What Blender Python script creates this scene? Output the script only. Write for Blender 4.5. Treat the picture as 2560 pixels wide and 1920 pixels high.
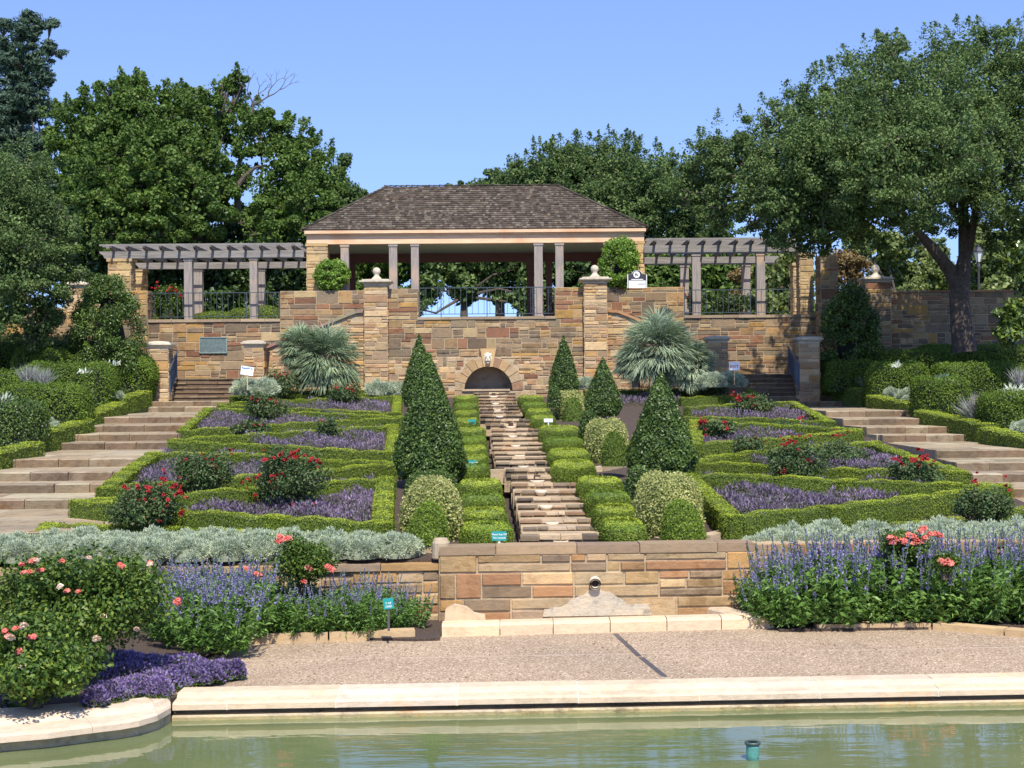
import bpy, math, random
import numpy as np
from mathutils import Vector, Matrix

C = bpy.context.scene
COL = C.collection
for o in list(bpy.data.objects): bpy.data.objects.remove(o)

# ------------------------------------------------------------------ camera, sky, sun, exposure
ROLL = 0.0075
FPX = 3800.0
cam = bpy.data.cameras.new('camera'); cam.sensor_width = 36; cam.lens = 36 * FPX / 2560
cam.clip_start = 0.1; cam.clip_end = 3000
co = bpy.data.objects.new('camera', cam); COL.objects.link(co)
co.matrix_world = Matrix.Rotation(math.pi / 2, 4, 'X') @ Matrix.Rotation(-ROLL, 4, 'Z')
C.camera = co
SUN_EL, SUN_AZ = math.radians(54), math.radians(8)   # az: to the right of straight behind the camera
w = bpy.data.worlds.new('World'); C.world = w; w.use_nodes = True
nt = w.node_tree; nt.nodes.clear()
sky = nt.nodes.new('ShaderNodeTexSky'); sky.sky_type = 'NISHITA'; sky.sun_disc = False
sky.sun_elevation = SUN_EL; sky.sun_rotation = math.pi - SUN_AZ
sky.altitude = 200; sky.air_density = 1.0; sky.dust_density = 0.2; sky.ozone_density = 3.0
bg = nt.nodes.new('ShaderNodeBackground'); bg.inputs[1].default_value = 0.15
wo = nt.nodes.new('ShaderNodeOutputWorld')
tcw = nt.nodes.new('ShaderNodeTexCoord'); va = nt.nodes.new('ShaderNodeVectorMath'); va.operation = 'ADD'; va.inputs[1].default_value = (0, 0, 0.18)
vn = nt.nodes.new('ShaderNodeVectorMath'); vn.operation = 'NORMALIZE'
nt.links.new(tcw.outputs['Generated'], va.inputs[0]); nt.links.new(va.outputs[0], vn.inputs[0]); nt.links.new(vn.outputs[0], sky.inputs[0])
hs = nt.nodes.new('ShaderNodeHueSaturation'); hs.inputs['Hue'].default_value = 0.512; hs.inputs['Saturation'].default_value = 1.05; hs.inputs['Value'].default_value = 1.3
nt.links.new(sky.outputs[0], hs.inputs['Color']); nt.links.new(hs.outputs[0], bg.inputs[0]); nt.links.new(bg.outputs[0], wo.inputs[0])
sun = bpy.data.lights.new('sun', 'SUN'); sun.energy = 5.0; sun.angle = math.radians(0.5); sun.color = (1, 0.94, 0.84)
so = bpy.data.objects.new('sun', sun); COL.objects.link(so)
sd = Vector((math.sin(SUN_AZ) * math.cos(SUN_EL), -math.cos(SUN_AZ) * math.cos(SUN_EL), math.sin(SUN_EL)))
so.rotation_euler = sd.to_track_quat('Z', 'Y').to_euler()
so.location = (0, -10, 40)
C.view_settings.view_transform = 'Standard'; C.view_settings.look = 'None'
C.view_settings.exposure = 0.48; C.view_settings.gamma = 1
C.view_settings.use_curve_mapping = False
C.render.engine = 'CYCLES'
C.cycles.max_bounces = 6; C.cycles.diffuse_bounces = 3; C.cycles.glossy_bounces = 3
C.cycles.transmission_bounces = 3; C.cycles.transparent_max_bounces = 4
C.cycles.use_adaptive_sampling = True

rng = np.random.default_rng(7)
random.seed(7)

# ------------------------------------------------------------------ pixel -> place
def ray(px, py):
    u, v = px - 1280, 960 - py
    c, s = math.cos(ROLL), math.sin(ROLL)
    return (u * c + v * s) / FPX, (-u * s + v * c) / FPX
def P(px, py, D):
    a, b = ray(px, py); return Vector((a * D, D, b * D))
def H(px, py, z):                       # where the sight line meets level z
    a, b = ray(px, py); D = z / b; return Vector((a * D, D, z))
GA, GB = 4.10, 0.0646
def zg(x, y): return -GA + GB * (y - 0.055 * x)
def G(px, py, h=0.0):                   # where the sight line meets the garden slope (plus h)
    a, b = ray(px, py)
    D = (h - GA) / (b - GB * (1 - 0.055 * a))
    return Vector((a * D, D, b * D - h))

# ------------------------------------------------------------------ materials
def newmat(name):
    m = bpy.data.materials.new(name); m.use_nodes = True
    n = m.node_tree; b = n.nodes['Principled BSDF']; return m, n, b
def nd(n, t, **k):
    x = n.nodes.new(t)
    for a, v in k.items(): setattr(x, a, v)
    return x
def noise(n, scale, detail=4, rough=0.6, vec=None):
    x = nd(n, 'ShaderNodeTexNoise'); x.inputs['Scale'].default_value = scale
    x.inputs['Detail'].default_value = detail; x.inputs['Roughness'].default_value = rough
    if vec: n.links.new(vec, x.inputs['Vector'])
    return x
def ramp(n, src, stops):
    r = nd(n, 'ShaderNodeValToRGB'); e = r.color_ramp.elements
    while len(e) < len(stops): e.new(0.5)
    for i, (p, c) in enumerate(stops): e[i].position = p; e[i].color = (*c, 1)
    n.links.new(src, r.inputs[0]); return r
def bump(n, b, src, strength, dist=0.02):
    x = nd(n, 'ShaderNodeBump'); x.inputs['Strength'].default_value = strength
    x.inputs['Distance'].default_value = dist
    n.links.new(src, x.inputs['Height']); n.links.new(x.outputs[0], b.inputs['Normal']); return x
def mixc(n, fac, a, b, mode='MIX'):
    x = nd(n, 'ShaderNodeMix', data_type='RGBA', blend_type=mode)
    for i, v in ((0, fac), (6, a), (7, b)):
        if hasattr(v, 'is_linked') or hasattr(v, 'links'): n.links.new(v, x.inputs[i])
        elif i == 0: x.inputs[0].default_value = v
        else: x.inputs[i].default_value = (*v, 1)
    return x.outputs[2]
def leafmat(name, cols, rough=0.5, transl=0.25, spec=0.5):
    m, n, b = newmat(name)
    g = nd(n, 'ShaderNodeNewGeometry')
    r = ramp(n, g.outputs['Random Per Island'], [(i / max(1, len(cols) - 1), c) for i, c in enumerate(cols)])
    tc = nd(n, 'ShaderNodeTexCoord')
    nz = noise(n, 0.9, 2, 0.5, tc.outputs['Object'])
    rr = ramp(n, nz.outputs[0], [(0.3, (0.72, 0.75, 0.72)), (0.7, (1.25, 1.2, 1.15))])
    c = mixc(n, 1.0, r.outputs[0], rr.outputs[0], 'MULTIPLY')
    n.links.new(c, b.inputs['Base Color'])
    b.inputs['Roughness'].default_value = rough
    b.inputs['Specular IOR Level'].default_value = spec
    t = nd(n, 'ShaderNodeBsdfTranslucent'); n.links.new(c, t.inputs[0])
    mx = nd(n, 'ShaderNodeMixShader'); mx.inputs[0].default_value = transl
    n.links.new(b.outputs[0], mx.inputs[1]); n.links.new(t.outputs[0], mx.inputs[2])
    n.links.new(mx.outputs[0], n.nodes['Material Output'].inputs[0])
    return m
def plain(name, col, rough=0.6, metal=0, var=0.15, scale=8, bmp=0.15):
    m, n, b = newmat(name)
    tc = nd(n, 'ShaderNodeTexCoord'); nz = noise(n, scale, 5, 0.6, tc.outputs['Object'])
    lo = tuple(c * (1 - var) for c in col); hi = tuple(min(1, c * (1 + var)) for c in col)
    r = ramp(n, nz.outputs[0], [(0.3, lo), (0.7, hi)])
    n.links.new(r.outputs[0], b.inputs['Base Color'])
    b.inputs['Roughness'].default_value = rough; b.inputs['Metallic'].default_value = metal
    if bmp: bump(n, b, nz.outputs[0], bmp)
    return m
def stonemat(name, mott=0.8, bs=0.5, scale=2.2):
    m, n, b = newmat(name)
    at = nd(n, 'ShaderNodeAttribute', attribute_name='Col')
    tc = nd(n, 'ShaderNodeTexCoord')
    n1 = noise(n, scale, 6, 0.65, tc.outputs['Object'])
    r1 = ramp(n, n1.outputs[0], [(0.28, (0.5, 0.46, 0.42)), (0.45, (0.95, 0.93, 0.9)), (0.58, (1.08, 1.0, 0.9)), (0.72, (1.25, 1.12, 0.95))])
    c = mixc(n, mott, at.outputs[0], mixc(n, 1.0, at.outputs[0], r1.outputs[0], 'MULTIPLY'))
    mp = nd(n, 'ShaderNodeMapping'); mp.inputs['Scale'].default_value = (3, 3, 8); n.links.new(tc.outputs['Object'], mp.inputs[0])
    n2 = noise(n, 2.5, 6, 0.7, mp.outputs[0])
    r2 = ramp(n, n2.outputs[0], [(0.35, (0.66, 0.62, 0.58)), (0.55, (1.04, 1.02, 1.0))])
    c = mixc(n, 0.4, c, mixc(n, 1.0, c, r2.outputs[0], 'MULTIPLY'))
    n4 = noise(n, 1.1, 7, 0.75, tc.outputs['Object'])
    r4 = ramp(n, n4.outputs[0], [(0.0, (1.0, 0.78, 0.5)), (0.36, (1.12, 0.86, 0.58)), (0.42, (1, 1, 1)), (0.56, (1, 1, 1)), (0.62, (0.60, 0.58, 0.56)), (1, (0.5, 0.5, 0.5))])
    c = mixc(n, mott, c, mixc(n, 1.0, c, r4.outputs[0], 'MULTIPLY'))
    n.links.new(c, b.inputs['Base Color']); b.inputs['Roughness'].default_value = 0.9
    b.inputs['Specular IOR Level'].default_value = 0.2
    n3 = noise(n, 16, 6, 0.7, tc.outputs['Object'])
    ad = nd(n, 'ShaderNodeMath', operation='ADD'); n.links.new(n3.outputs[0], ad.inputs[0]); n.links.new(n2.outputs[0], ad.inputs[1])
    bump(n, b, ad.outputs[0], bs, 0.03)
    return m
def woodmat(name, a, bcol, warm=None, axis=0):
    m, n, b = newmat(name)
    tc = nd(n, 'ShaderNodeTexCoord'); mp = nd(n, 'ShaderNodeMapping')
    sc = [14, 14, 14]; sc[axis] = 1.0
    mp.inputs['Scale'].default_value = sc; n.links.new(tc.outputs['Object'], mp.inputs[0])
    n1 = noise(n, 1.6, 6, 0.65, mp.outputs[0])
    r = ramp(n, n1.outputs[0], [(0.3, a), (0.7, bcol)])
    c = r.outputs[0]
    if warm:
        n2 = noise(n, 0.8, 3, 0.6, tc.outputs['Object']); r2 = ramp(n, n2.outputs[0], [(0.5, (0, 0, 0)), (0.65, (1, 1, 1))])
        c = mixc(n, r2.outputs[0], c, warm)
    n.links.new(c, b.inputs['Base Color']); b.inputs['Roughness'].default_value = 0.8
    bump(n, b, n1.outputs[0], 0.3, 0.01)
    return m

M = {}
M['stone'] = stonemat('rubble_stone')
M['pool_wall_crust'] = stonemat('mineral_crust', 1.0, 0.5, 5)
M['smooth_stone'] = stonemat('dressed_stone', 0.35, 0.25, 1.6)
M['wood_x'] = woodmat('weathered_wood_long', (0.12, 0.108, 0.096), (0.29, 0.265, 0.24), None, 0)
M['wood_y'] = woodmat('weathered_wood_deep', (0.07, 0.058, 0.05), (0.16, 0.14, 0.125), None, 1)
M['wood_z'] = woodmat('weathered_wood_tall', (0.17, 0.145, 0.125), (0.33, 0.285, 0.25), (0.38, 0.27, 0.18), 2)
M['cedar'] = woodmat('fresh_cedar', (0.55, 0.35, 0.20), (0.72, 0.50, 0.32), (0.58, 0.34, 0.19), 0)
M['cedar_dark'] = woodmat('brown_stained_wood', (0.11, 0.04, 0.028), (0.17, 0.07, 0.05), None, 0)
M['ceiling'] = plain('painted_ceiling', (0.30, 0.33, 0.27), 0.7, 0, 0.06, 3, 0)
M['iron'] = plain('blue_grey_iron', (0.06, 0.075, 0.085), 0.45, 0.4, 0.2, 20)
M['iron_blue'] = plain('slate_blue_iron', (0.07, 0.10, 0.14), 0.45, 0.3, 0.2, 20)
M['bark'] = plain('dark_bark', (0.085, 0.065, 0.05), 0.95, 0, 0.5, 9, 0.9)
M['bark_pale'] = plain('grey_bark', (0.20, 0.16, 0.12), 0.95, 0, 0.4, 9, 0.9)
M['limestone'] = plain('cast_limestone', (0.60, 0.52, 0.40), 0.85, 0, 0.14, 6, 0.25)
M['limestone_grey'] = plain('weathered_limestone', (0.46, 0.40, 0.30), 0.85, 0, 0.25, 5, 0.3)
M['soil'] = plain('brown_mulch', (0.06, 0.04, 0.028), 1, 0, 0.6, 30, 1.0)
M['grass'] = plain('lawn', (0.06, 0.10, 0.025), 1, 0, 0.4, 3, 0.5)
M['bronze'] = plain('verdigris_bronze', (0.13, 0.17, 0.155), 0.5, 0.3, 0.35, 9, 0.3)
M['copper'] = plain('green_copper', (0.10, 0.30, 0.25), 0.6, 0.2, 0.35, 12, 0.3)
M['white_paint'] = plain('white_paint', (0.75, 0.75, 0.74), 0.5, 0, 0.03, 4, 0)
M['teal'] = plain('teal_paint', (0.01, 0.26, 0.25), 0.5, 0, 0.05, 4, 0)
M['black_paint'] = plain('black_paint', (0.03, 0.028, 0.035), 0.5, 0, 0.1, 4, 0)
M['red_paint'] = plain('red_paint', (0.55, 0.05, 0.05), 0.5, 0, 0.05, 4, 0)
M['blue_paint'] = plain('blue_paint', (0.06, 0.18, 0.50), 0.5, 0, 0.05, 4, 0)
M['timber_stake'] = plain('pale_timber', (0.55, 0.38, 0.2), 0.7, 0, 0.1, 10)
M['dark_metal'] = plain('dark_steel', (0.12, 0.11, 0.11), 0.5, 0.5, 0.2, 10)
M['glass'] = plain('frosted_glass', (0.55, 0.6, 0.58), 0.2, 0, 0.05, 4, 0)
# foliage
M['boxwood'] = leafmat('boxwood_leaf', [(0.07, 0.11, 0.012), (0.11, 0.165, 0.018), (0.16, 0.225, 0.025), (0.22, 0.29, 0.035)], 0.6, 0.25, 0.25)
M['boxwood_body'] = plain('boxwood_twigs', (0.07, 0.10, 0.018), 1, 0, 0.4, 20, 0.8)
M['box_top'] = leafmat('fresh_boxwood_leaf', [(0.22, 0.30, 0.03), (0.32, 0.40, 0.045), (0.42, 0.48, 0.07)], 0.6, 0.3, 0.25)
M['box_young'] = leafmat('young_boxwood_leaf', [(0.10, 0.17, 0.02), (0.17, 0.26, 0.03), (0.24, 0.34, 0.04)], 0.5, 0.3, 0.3)
M['holly'] = leafmat('holly_leaf', [(0.03, 0.06, 0.012), (0.05, 0.095, 0.018), (0.08, 0.14, 0.025), (0.15, 0.22, 0.04)], 0.45, 0.15, 0.4)
M['holly_body'] = plain('dark_twigs', (0.012, 0.018, 0.008), 1, 0, 0.4, 20, 0.8)
M['variegated'] = leafmat('variegated_leaf', [(0.18, 0.24, 0.05), (0.38, 0.40, 0.12), (0.52, 0.50, 0.22), (0.26, 0.30, 0.08)], 0.5, 0.3, 0.3)
M['abelia'] = leafmat('abelia_leaf', [(0.06, 0.11, 0.012), (0.11, 0.18, 0.02), (0.17, 0.26, 0.03), (0.06, 0.10, 0.02)], 0.6, 0.25, 0.25)
M['oak'] = leafmat('live_oak_leaf', [(0.045, 0.088, 0.026), (0.078, 0.138, 0.038), (0.13, 0.195, 0.062), (0.20, 0.265, 0.10)], 0.6, 0.32, 0.2)
M['red_oak'] = leafmat('broad_oak_leaf', [(0.042, 0.088, 0.016), (0.075, 0.14, 0.024), (0.118, 0.195, 0.036), (0.18, 0.265, 0.062)], 0.55, 0.38, 0.3)
M['cedar_leaf'] = leafmat('cedar_needle', [(0.03, 0.06, 0.04), (0.05, 0.09, 0.055), (0.08, 0.13, 0.075)], 0.6, 0.1, 0.3)
M['far_leaf'] = leafmat('pale_far_leaf', [(0.09, 0.14, 0.03), (0.15, 0.20, 0.05), (0.22, 0.26, 0.08), (0.08, 0.12, 0.035)], 0.5, 0.3, 0.4)
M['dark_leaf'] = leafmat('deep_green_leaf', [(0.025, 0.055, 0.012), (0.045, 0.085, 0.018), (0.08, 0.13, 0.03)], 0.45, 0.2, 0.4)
M['rust_leaf'] = leafmat('rusty_leaf', [(0.22, 0.16, 0.06), (0.28, 0.18, 0.09), (0.16, 0.16, 0.05)], 0.6, 0.3, 0.3)
M['magnolia'] = leafmat('magnolia_leaf', [(0.04, 0.08, 0.015), (0.08, 0.13, 0.02), (0.17, 0.23, 0.04)], 0.3, 0.15, 0.7)
M['vine'] = leafmat('vine_leaf', [(0.11, 0.21, 0.025), (0.18, 0.31, 0.04), (0.26, 0.40, 0.07)], 0.45, 0.35, 0.4)
M['silver'] = leafmat('silver_leaf', [(0.31, 0.39, 0.26), (0.43, 0.50, 0.36), (0.56, 0.63, 0.48), (0.36, 0.41, 0.24)], 0.8, 0.2, 0.2)
M['silver_body'] = plain('silver_twigs', (0.16, 0.18, 0.12), 1, 0, 0.3, 20, 0.5)
M['palm'] = leafmat('palm_blade', [(0.16, 0.24, 0.13), (0.24, 0.33, 0.20), (0.32, 0.40, 0.26), (0.25, 0.30, 0.12)], 0.5, 0.2, 0.4)
M['palm_blue'] = leafmat('blue_palm_blade', [(0.19, 0.28, 0.18), (0.28, 0.37, 0.25), (0.38, 0.46, 0.34), (0.28, 0.32, 0.13)], 0.5, 0.2, 0.4)
M['rose_leaf'] = leafmat('rose_leaf', [(0.035, 0.075, 0.025), (0.06, 0.11, 0.035), (0.095, 0.155, 0.055), (0.13, 0.12, 0.05)], 0.55, 0.2, 0.3)
M['rose_leaf_near'] = leafmat('glossy_rose_leaf', [(0.035, 0.08, 0.015), (0.06, 0.12, 0.02), (0.10, 0.17, 0.025), (0.19, 0.25, 0.04)], 0.5, 0.25, 0.3)
M['red_bloom'] = leafmat('red_petals', [(0.34, 0.02, 0.03), (0.48, 0.035, 0.045), (0.60, 0.09, 0.09)], 0.6, 0.3, 0.2)
M['coral_bloom'] = leafmat('coral_petals', [(0.75, 0.14, 0.12), (0.82, 0.25, 0.20), (0.88, 0.42, 0.34)], 0.6, 0.3, 0.2)
M['pale_bloom'] = leafmat('pale_pink_petals', [(0.85, 0.55, 0.45), (0.88, 0.70, 0.56), (0.90, 0.80, 0.68)], 0.6, 0.3, 0.2)
M['salvia_leaf'] = leafmat('salvia_leaf', [(0.07, 0.15, 0.03), (0.12, 0.23, 0.045), (0.20, 0.34, 0.08)], 0.5, 0.3, 0.3)
M['salvia_flower'] = leafmat('salvia_flower', [(0.16, 0.14, 0.36), (0.24, 0.21, 0.48), (0.35, 0.32, 0.58), (0.34, 0.36, 0.36)], 0.7, 0.3, 0.2)
M['purple_flower'] = leafmat('purple_flower', [(0.17, 0.12, 0.16), (0.24, 0.18, 0.27), (0.32, 0.26, 0.40), (0.12, 0.11, 0.08)], 0.7, 0.3, 0.2)
M['violet_flower'] = leafmat('violet_flower', [(0.18, 0.12, 0.28), (0.25, 0.18, 0.40), (0.34, 0.26, 0.50), (0.14, 0.13, 0.12)], 0.7, 0.3, 0.2)
M['cover_leaf'] = leafmat('groundcover_leaf', [(0.05, 0.07, 0.03), (0.09, 0.11, 0.05), (0.10, 0.08, 0.08)], 0.6, 0.2, 0.3)
M['grey_grass'] = leafmat('grey_grass_blade', [(0.24, 0.26, 0.22), (0.36, 0.37, 0.33), (0.30, 0.28, 0.33)], 0.7, 0.2, 0.2)
M['agave'] = leafmat('agave_blade', [(0.50, 0.56, 0.44), (0.62, 0.66, 0.55)], 0.6, 0.1, 0.3)
M['agave_dark'] = leafmat('blue_agave_blade', [(0.12, 0.18, 0.17), (0.20, 0.27, 0.25)], 0.6, 0.1, 0.3)

def vary(c, r, a, b):
    f = r.uniform(a, b); return (min(0.85, c[0]*f), min(0.85, c[1]*f*r.uniform(0.98, 1.01)), min(0.85, c[2]*f*r.uniform(0.95, 1.02)))
# ------------------------------------------------------------------ mesh helpers
class MB:
    def __init__(s): s.v = []; s.f = []; s.c = []
    def add(s, vs, fs, col=None):
        k = len(s.v); s.v += [tuple(p) for p in vs]
        for f in fs: s.f.append(tuple(i + k for i in f)); s.c.append(col or (1, 1, 1))
    def box(s, a, b, col=None):
        x0, y0, z0 = a; x1, y1, z1 = b
        s.add([(x0,y0,z0),(x1,y0,z0),(x1,y1,z0),(x0,y1,z0),(x0,y0,z1),(x1,y0,z1),(x1,y1,z1),(x0,y1,z1)],
              [(0,3,2,1),(4,5,6,7),(0,1,5,4),(1,2,6,5),(2,3,7,6),(3,0,4,7)], col)
    def bar(s, p, q, wx, wz, col=None, up=Vector((0, 0, 1))):
        p, q = Vector(p), Vector(q); d = (q - p).normalized()
        r = d.cross(up)
        if r.length < 1e-4: r = Vector((1, 0, 0))
        r.normalize(); u = r.cross(d).normalized()
        vs = [o + r * (i * wx / 2) + u * (j * wz / 2) for o in (p, q) for i, j in ((-1,-1),(1,-1),(1,1),(-1,1))]
        s.add(vs, [(3,2,1,0),(4,5,6,7),(0,1,5,4),(1,2,6,5),(2,3,7,6),(3,0,4,7)], col)
    def tube(s, pts, rad, n=7, col=None, cap=True):
        pts = [Vector(p) for p in pts]; k = len(pts); vs = []
        ref = Vector((0.3, 1, 0.1))
        for i, p in enumerate(pts):
            d = (pts[min(i+1, k-1)] - pts[max(i-1, 0)]).normalized()
            r = d.cross(ref)
            if r.length < 1e-3: r = d.cross(Vector((1, 0, 0)))
            r.normalize(); u = d.cross(r)
            R = rad[i] if hasattr(rad, '__len__') else rad
            vs += [p + (r * math.cos(2*math.pi*j/n) + u * math.sin(2*math.pi*j/n)) * R for j in range(n)]
        fs = [(i*n+j, i*n+(j+1)%n, (i+1)*n+(j+1)%n, (i+1)*n+j) for i in range(k-1) for j in range(n)]
        if cap: fs += [tuple(range(n))[::-1], tuple((k-1)*n+j for j in range(n))]
        s.add(vs, fs, col)
    def lathe(s, c, prof, n=24, col=None, arc=2*math.pi, a0=0):
        c = Vector(c); vs = []; k = len(prof)
        for r, z in prof:
            vs += [c + Vector((r*math.cos(a0+arc*j/n), r*math.sin(a0+arc*j/n), z)) for j in range(n)]
        fs = [(i*n+j, i*n+(j+1)%n, (i+1)*n+(j+1)%n, (i+1)*n+j) for i in range(k-1) for j in range(n)]
        s.add(vs, fs, col)
    def prism(s, poly, y0, y1, col=None):         # polygon in x,z extruded along y
        n = len(poly)
        vs = [(x, y0, z) for x, z in poly] + [(x, y1, z) for x, z in poly]
        s.add(vs, [tuple(range(n)), tuple(range(n, 2*n))[::-1]] + [(i, i+n, (i+1)%n+n, (i+1)%n) for i in range(n)], col)
    def slab(s, poly, z0, z1, col=None):          # polygon in x,y extruded along z
        n = len(poly)
        vs = [(p[0], p[1], z0) for p in poly] + [(p[0], p[1], z1) for p in poly]
        s.add(vs, [tuple(range(n))[::-1], tuple(range(n, 2*n))] + [(i, (i+1)%n, (i+1)%n+n, i+n) for i in range(n)], col)
def origin_of(parent):
    o = Vector((0, 0, 0))
    while parent: o += Vector(parent.location); parent = parent.parent
    return o
def link(name, me, mat, parent=None, base=None):
    me.materials.append(mat); o = bpy.data.objects.new(name, me); COL.objects.link(o)
    if parent:
        me.transform(Matrix.Translation(-origin_of(parent))); o.parent = parent
    else:
        if base is None:
            n = len(me.vertices); a = np.empty(n*3); me.vertices.foreach_get('co', a); a = a.reshape(-1, 3)
            base = Vector(((a[:,0].min()+a[:,0].max())/2, (a[:,1].min()+a[:,1].max())/2, a[:,2].min()))
        me.transform(Matrix.Translation(-Vector(base))); o.location = base
    return o
def build(name, mb, mat, parent=None, smooth=False, base=None):
    me = bpy.data.meshes.new(name); me.from_pydata(mb.v, [], mb.f); me.update()
    if any(c != (1, 1, 1) for c in mb.c):
        at = me.color_attributes.new('Col', 'FLOAT_COLOR', 'CORNER')
        arr = np.ones((len(me.loops), 4), np.float32); k = 0
        for f, c in zip(mb.f, mb.c): arr[k:k+len(f), :3] = c; k += len(f)
        at.data.foreach_set('color', arr.ravel())
    if smooth: me.polygons.foreach_set('use_smooth', [True]*len(me.polygons))
    return link(name, me, mat, parent, base)
def quads(name, V, mat, parent=None, base=None):    # V: (n,4,3)
    n = len(V); me = bpy.data.meshes.new(name)
    me.vertices.add(n*4); me.vertices.foreach_set('co', V.astype(np.float32).ravel())
    me.loops.add(n*4); me.loops.foreach_set('vertex_index', np.arange(n*4, dtype=np.int32))
    me.polygons.add(n); me.polygons.foreach_set('loop_start', np.arange(0, n*4, 4, dtype=np.int32))
    me.update(calc_edges=True)
    return link(name, me, mat, parent, base)
def tag(o, label, cat, group=None, kind=None):
    if label: o['label'] = label
    if cat: o['category'] = cat
    if group: o['group'] = group
    if kind: o['kind'] = kind
    return o
def struct(o): o['kind'] = 'structure'; return o
def thing(name, label, cat, loc, group=None):
    o = bpy.data.objects.new(name, None); COL.objects.link(o); o.location = loc; o.empty_display_size = 0.2
    return tag(o, label, cat, group)
def dup(root, loc, label=None, rz=0, sc=1, group=None):
    r = root.copy(); COL.objects.link(r); r.location = loc; r.rotation_euler = (0, 0, rz); r.scale = (sc, sc, sc)
    if label: r['label'] = label
    if group: r['group'] = group
    for ch in root.children:
        c = ch.copy(); COL.objects.link(c); c.parent = r
        for g in ch.children: d = g.copy(); COL.objects.link(d); d.parent = c
    return r
def unit(a): return a / np.maximum(np.linalg.norm(a, axis=-1, keepdims=True), 1e-9)
def rdir(n): return unit(rng.normal(size=(n, 3)))
def leaves(Pt, N, L, W, spread=0.6, droop=0.0):
    """leaf-shaped quads at Pt; N is the way the leaf's face looks, jittered by spread"""
    n = len(Pt); Nn = unit(N + spread * rng.normal(size=(n, 3)))
    T = rng.normal(size=(n, 3)); T[:, 2] -= droop
    T = unit(T - (T*Nn).sum(1, keepdims=True)*Nn); B = np.cross(Nn, T)
    L = L * rng.uniform(0.7, 1.25, (n, 1)); W = W * rng.uniform(0.75, 1.2, (n, 1))
    return np.stack([Pt - T*L*0.5, Pt + B*W*0.5 + Nn*W*0.15, Pt + T*L*0.5, Pt - B*W*0.5 + Nn*W*0.15], 1)
def blades(Pt, T, L, W, droop=0.0):
    """narrow blades that start at Pt and run along T"""
    n = len(Pt); T = unit(T); S = unit(np.cross(T, rng.normal(size=(n, 3))))
    L = np.broadcast_to(np.asarray(L, float).reshape(-1, 1), (n, 1)); mid = Pt + T*L*0.5
    tip = Pt + T*L + np.array([0, 0, -1.0])*droop*L
    return np.stack([Pt - S*W*0.3, mid + S*W*0.5, tip, mid - S*W*0.5], 1)
def clump(c, r, n, L, W, spread=0.7, inner=0.55, up=0.3, droop=0):
    d = rdir(n); rad = rng.uniform(inner, 1.0, (n, 1)); p = np.asarray(c) + d*rad*np.asarray(r)
    return leaves(p, d + np.array([0, 0, up]), L, W, spread, droop)

PAL = [(0.33,0.23,0.12),(0.38,0.235,0.085),(0.28,0.195,0.11),(0.21,0.15,0.095),(0.16,0.12,0.085),(0.22,0.115,0.07),(0.25,0.135,0.08),(0.38,0.29,0.165),(0.26,0.195,0.125),(0.31,0.225,0.135),(0.20,0.16,0.11),(0.27,0.21,0.135),(0.18,0.14,0.10),(0.33,0.215,0.105)]
PAL_PALE = [(0.50,0.37,0.22),(0.46,0.33,0.18),(0.40,0.30,0.19),(0.33,0.24,0.15),(0.52,0.40,0.26),(0.44,0.28,0.13),(0.30,0.22,0.15),(0.38,0.24,0.14)]
PAL_CASC = [(0.32,0.26,0.18),(0.28,0.225,0.155),(0.21,0.17,0.125),(0.15,0.125,0.095),(0.18,0.15,0.11),(0.36,0.285,0.19),(0.28,0.19,0.12),(0.13,0.11,0.09)]
PAL_STEP = [(0.22,0.165,0.110),(0.24,0.185,0.125),(0.18,0.138,0.095),(0.21,0.152,0.102),(0.26,0.21,0.145)]
MORTAR = (0.42, 0.34, 0.23)
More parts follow.
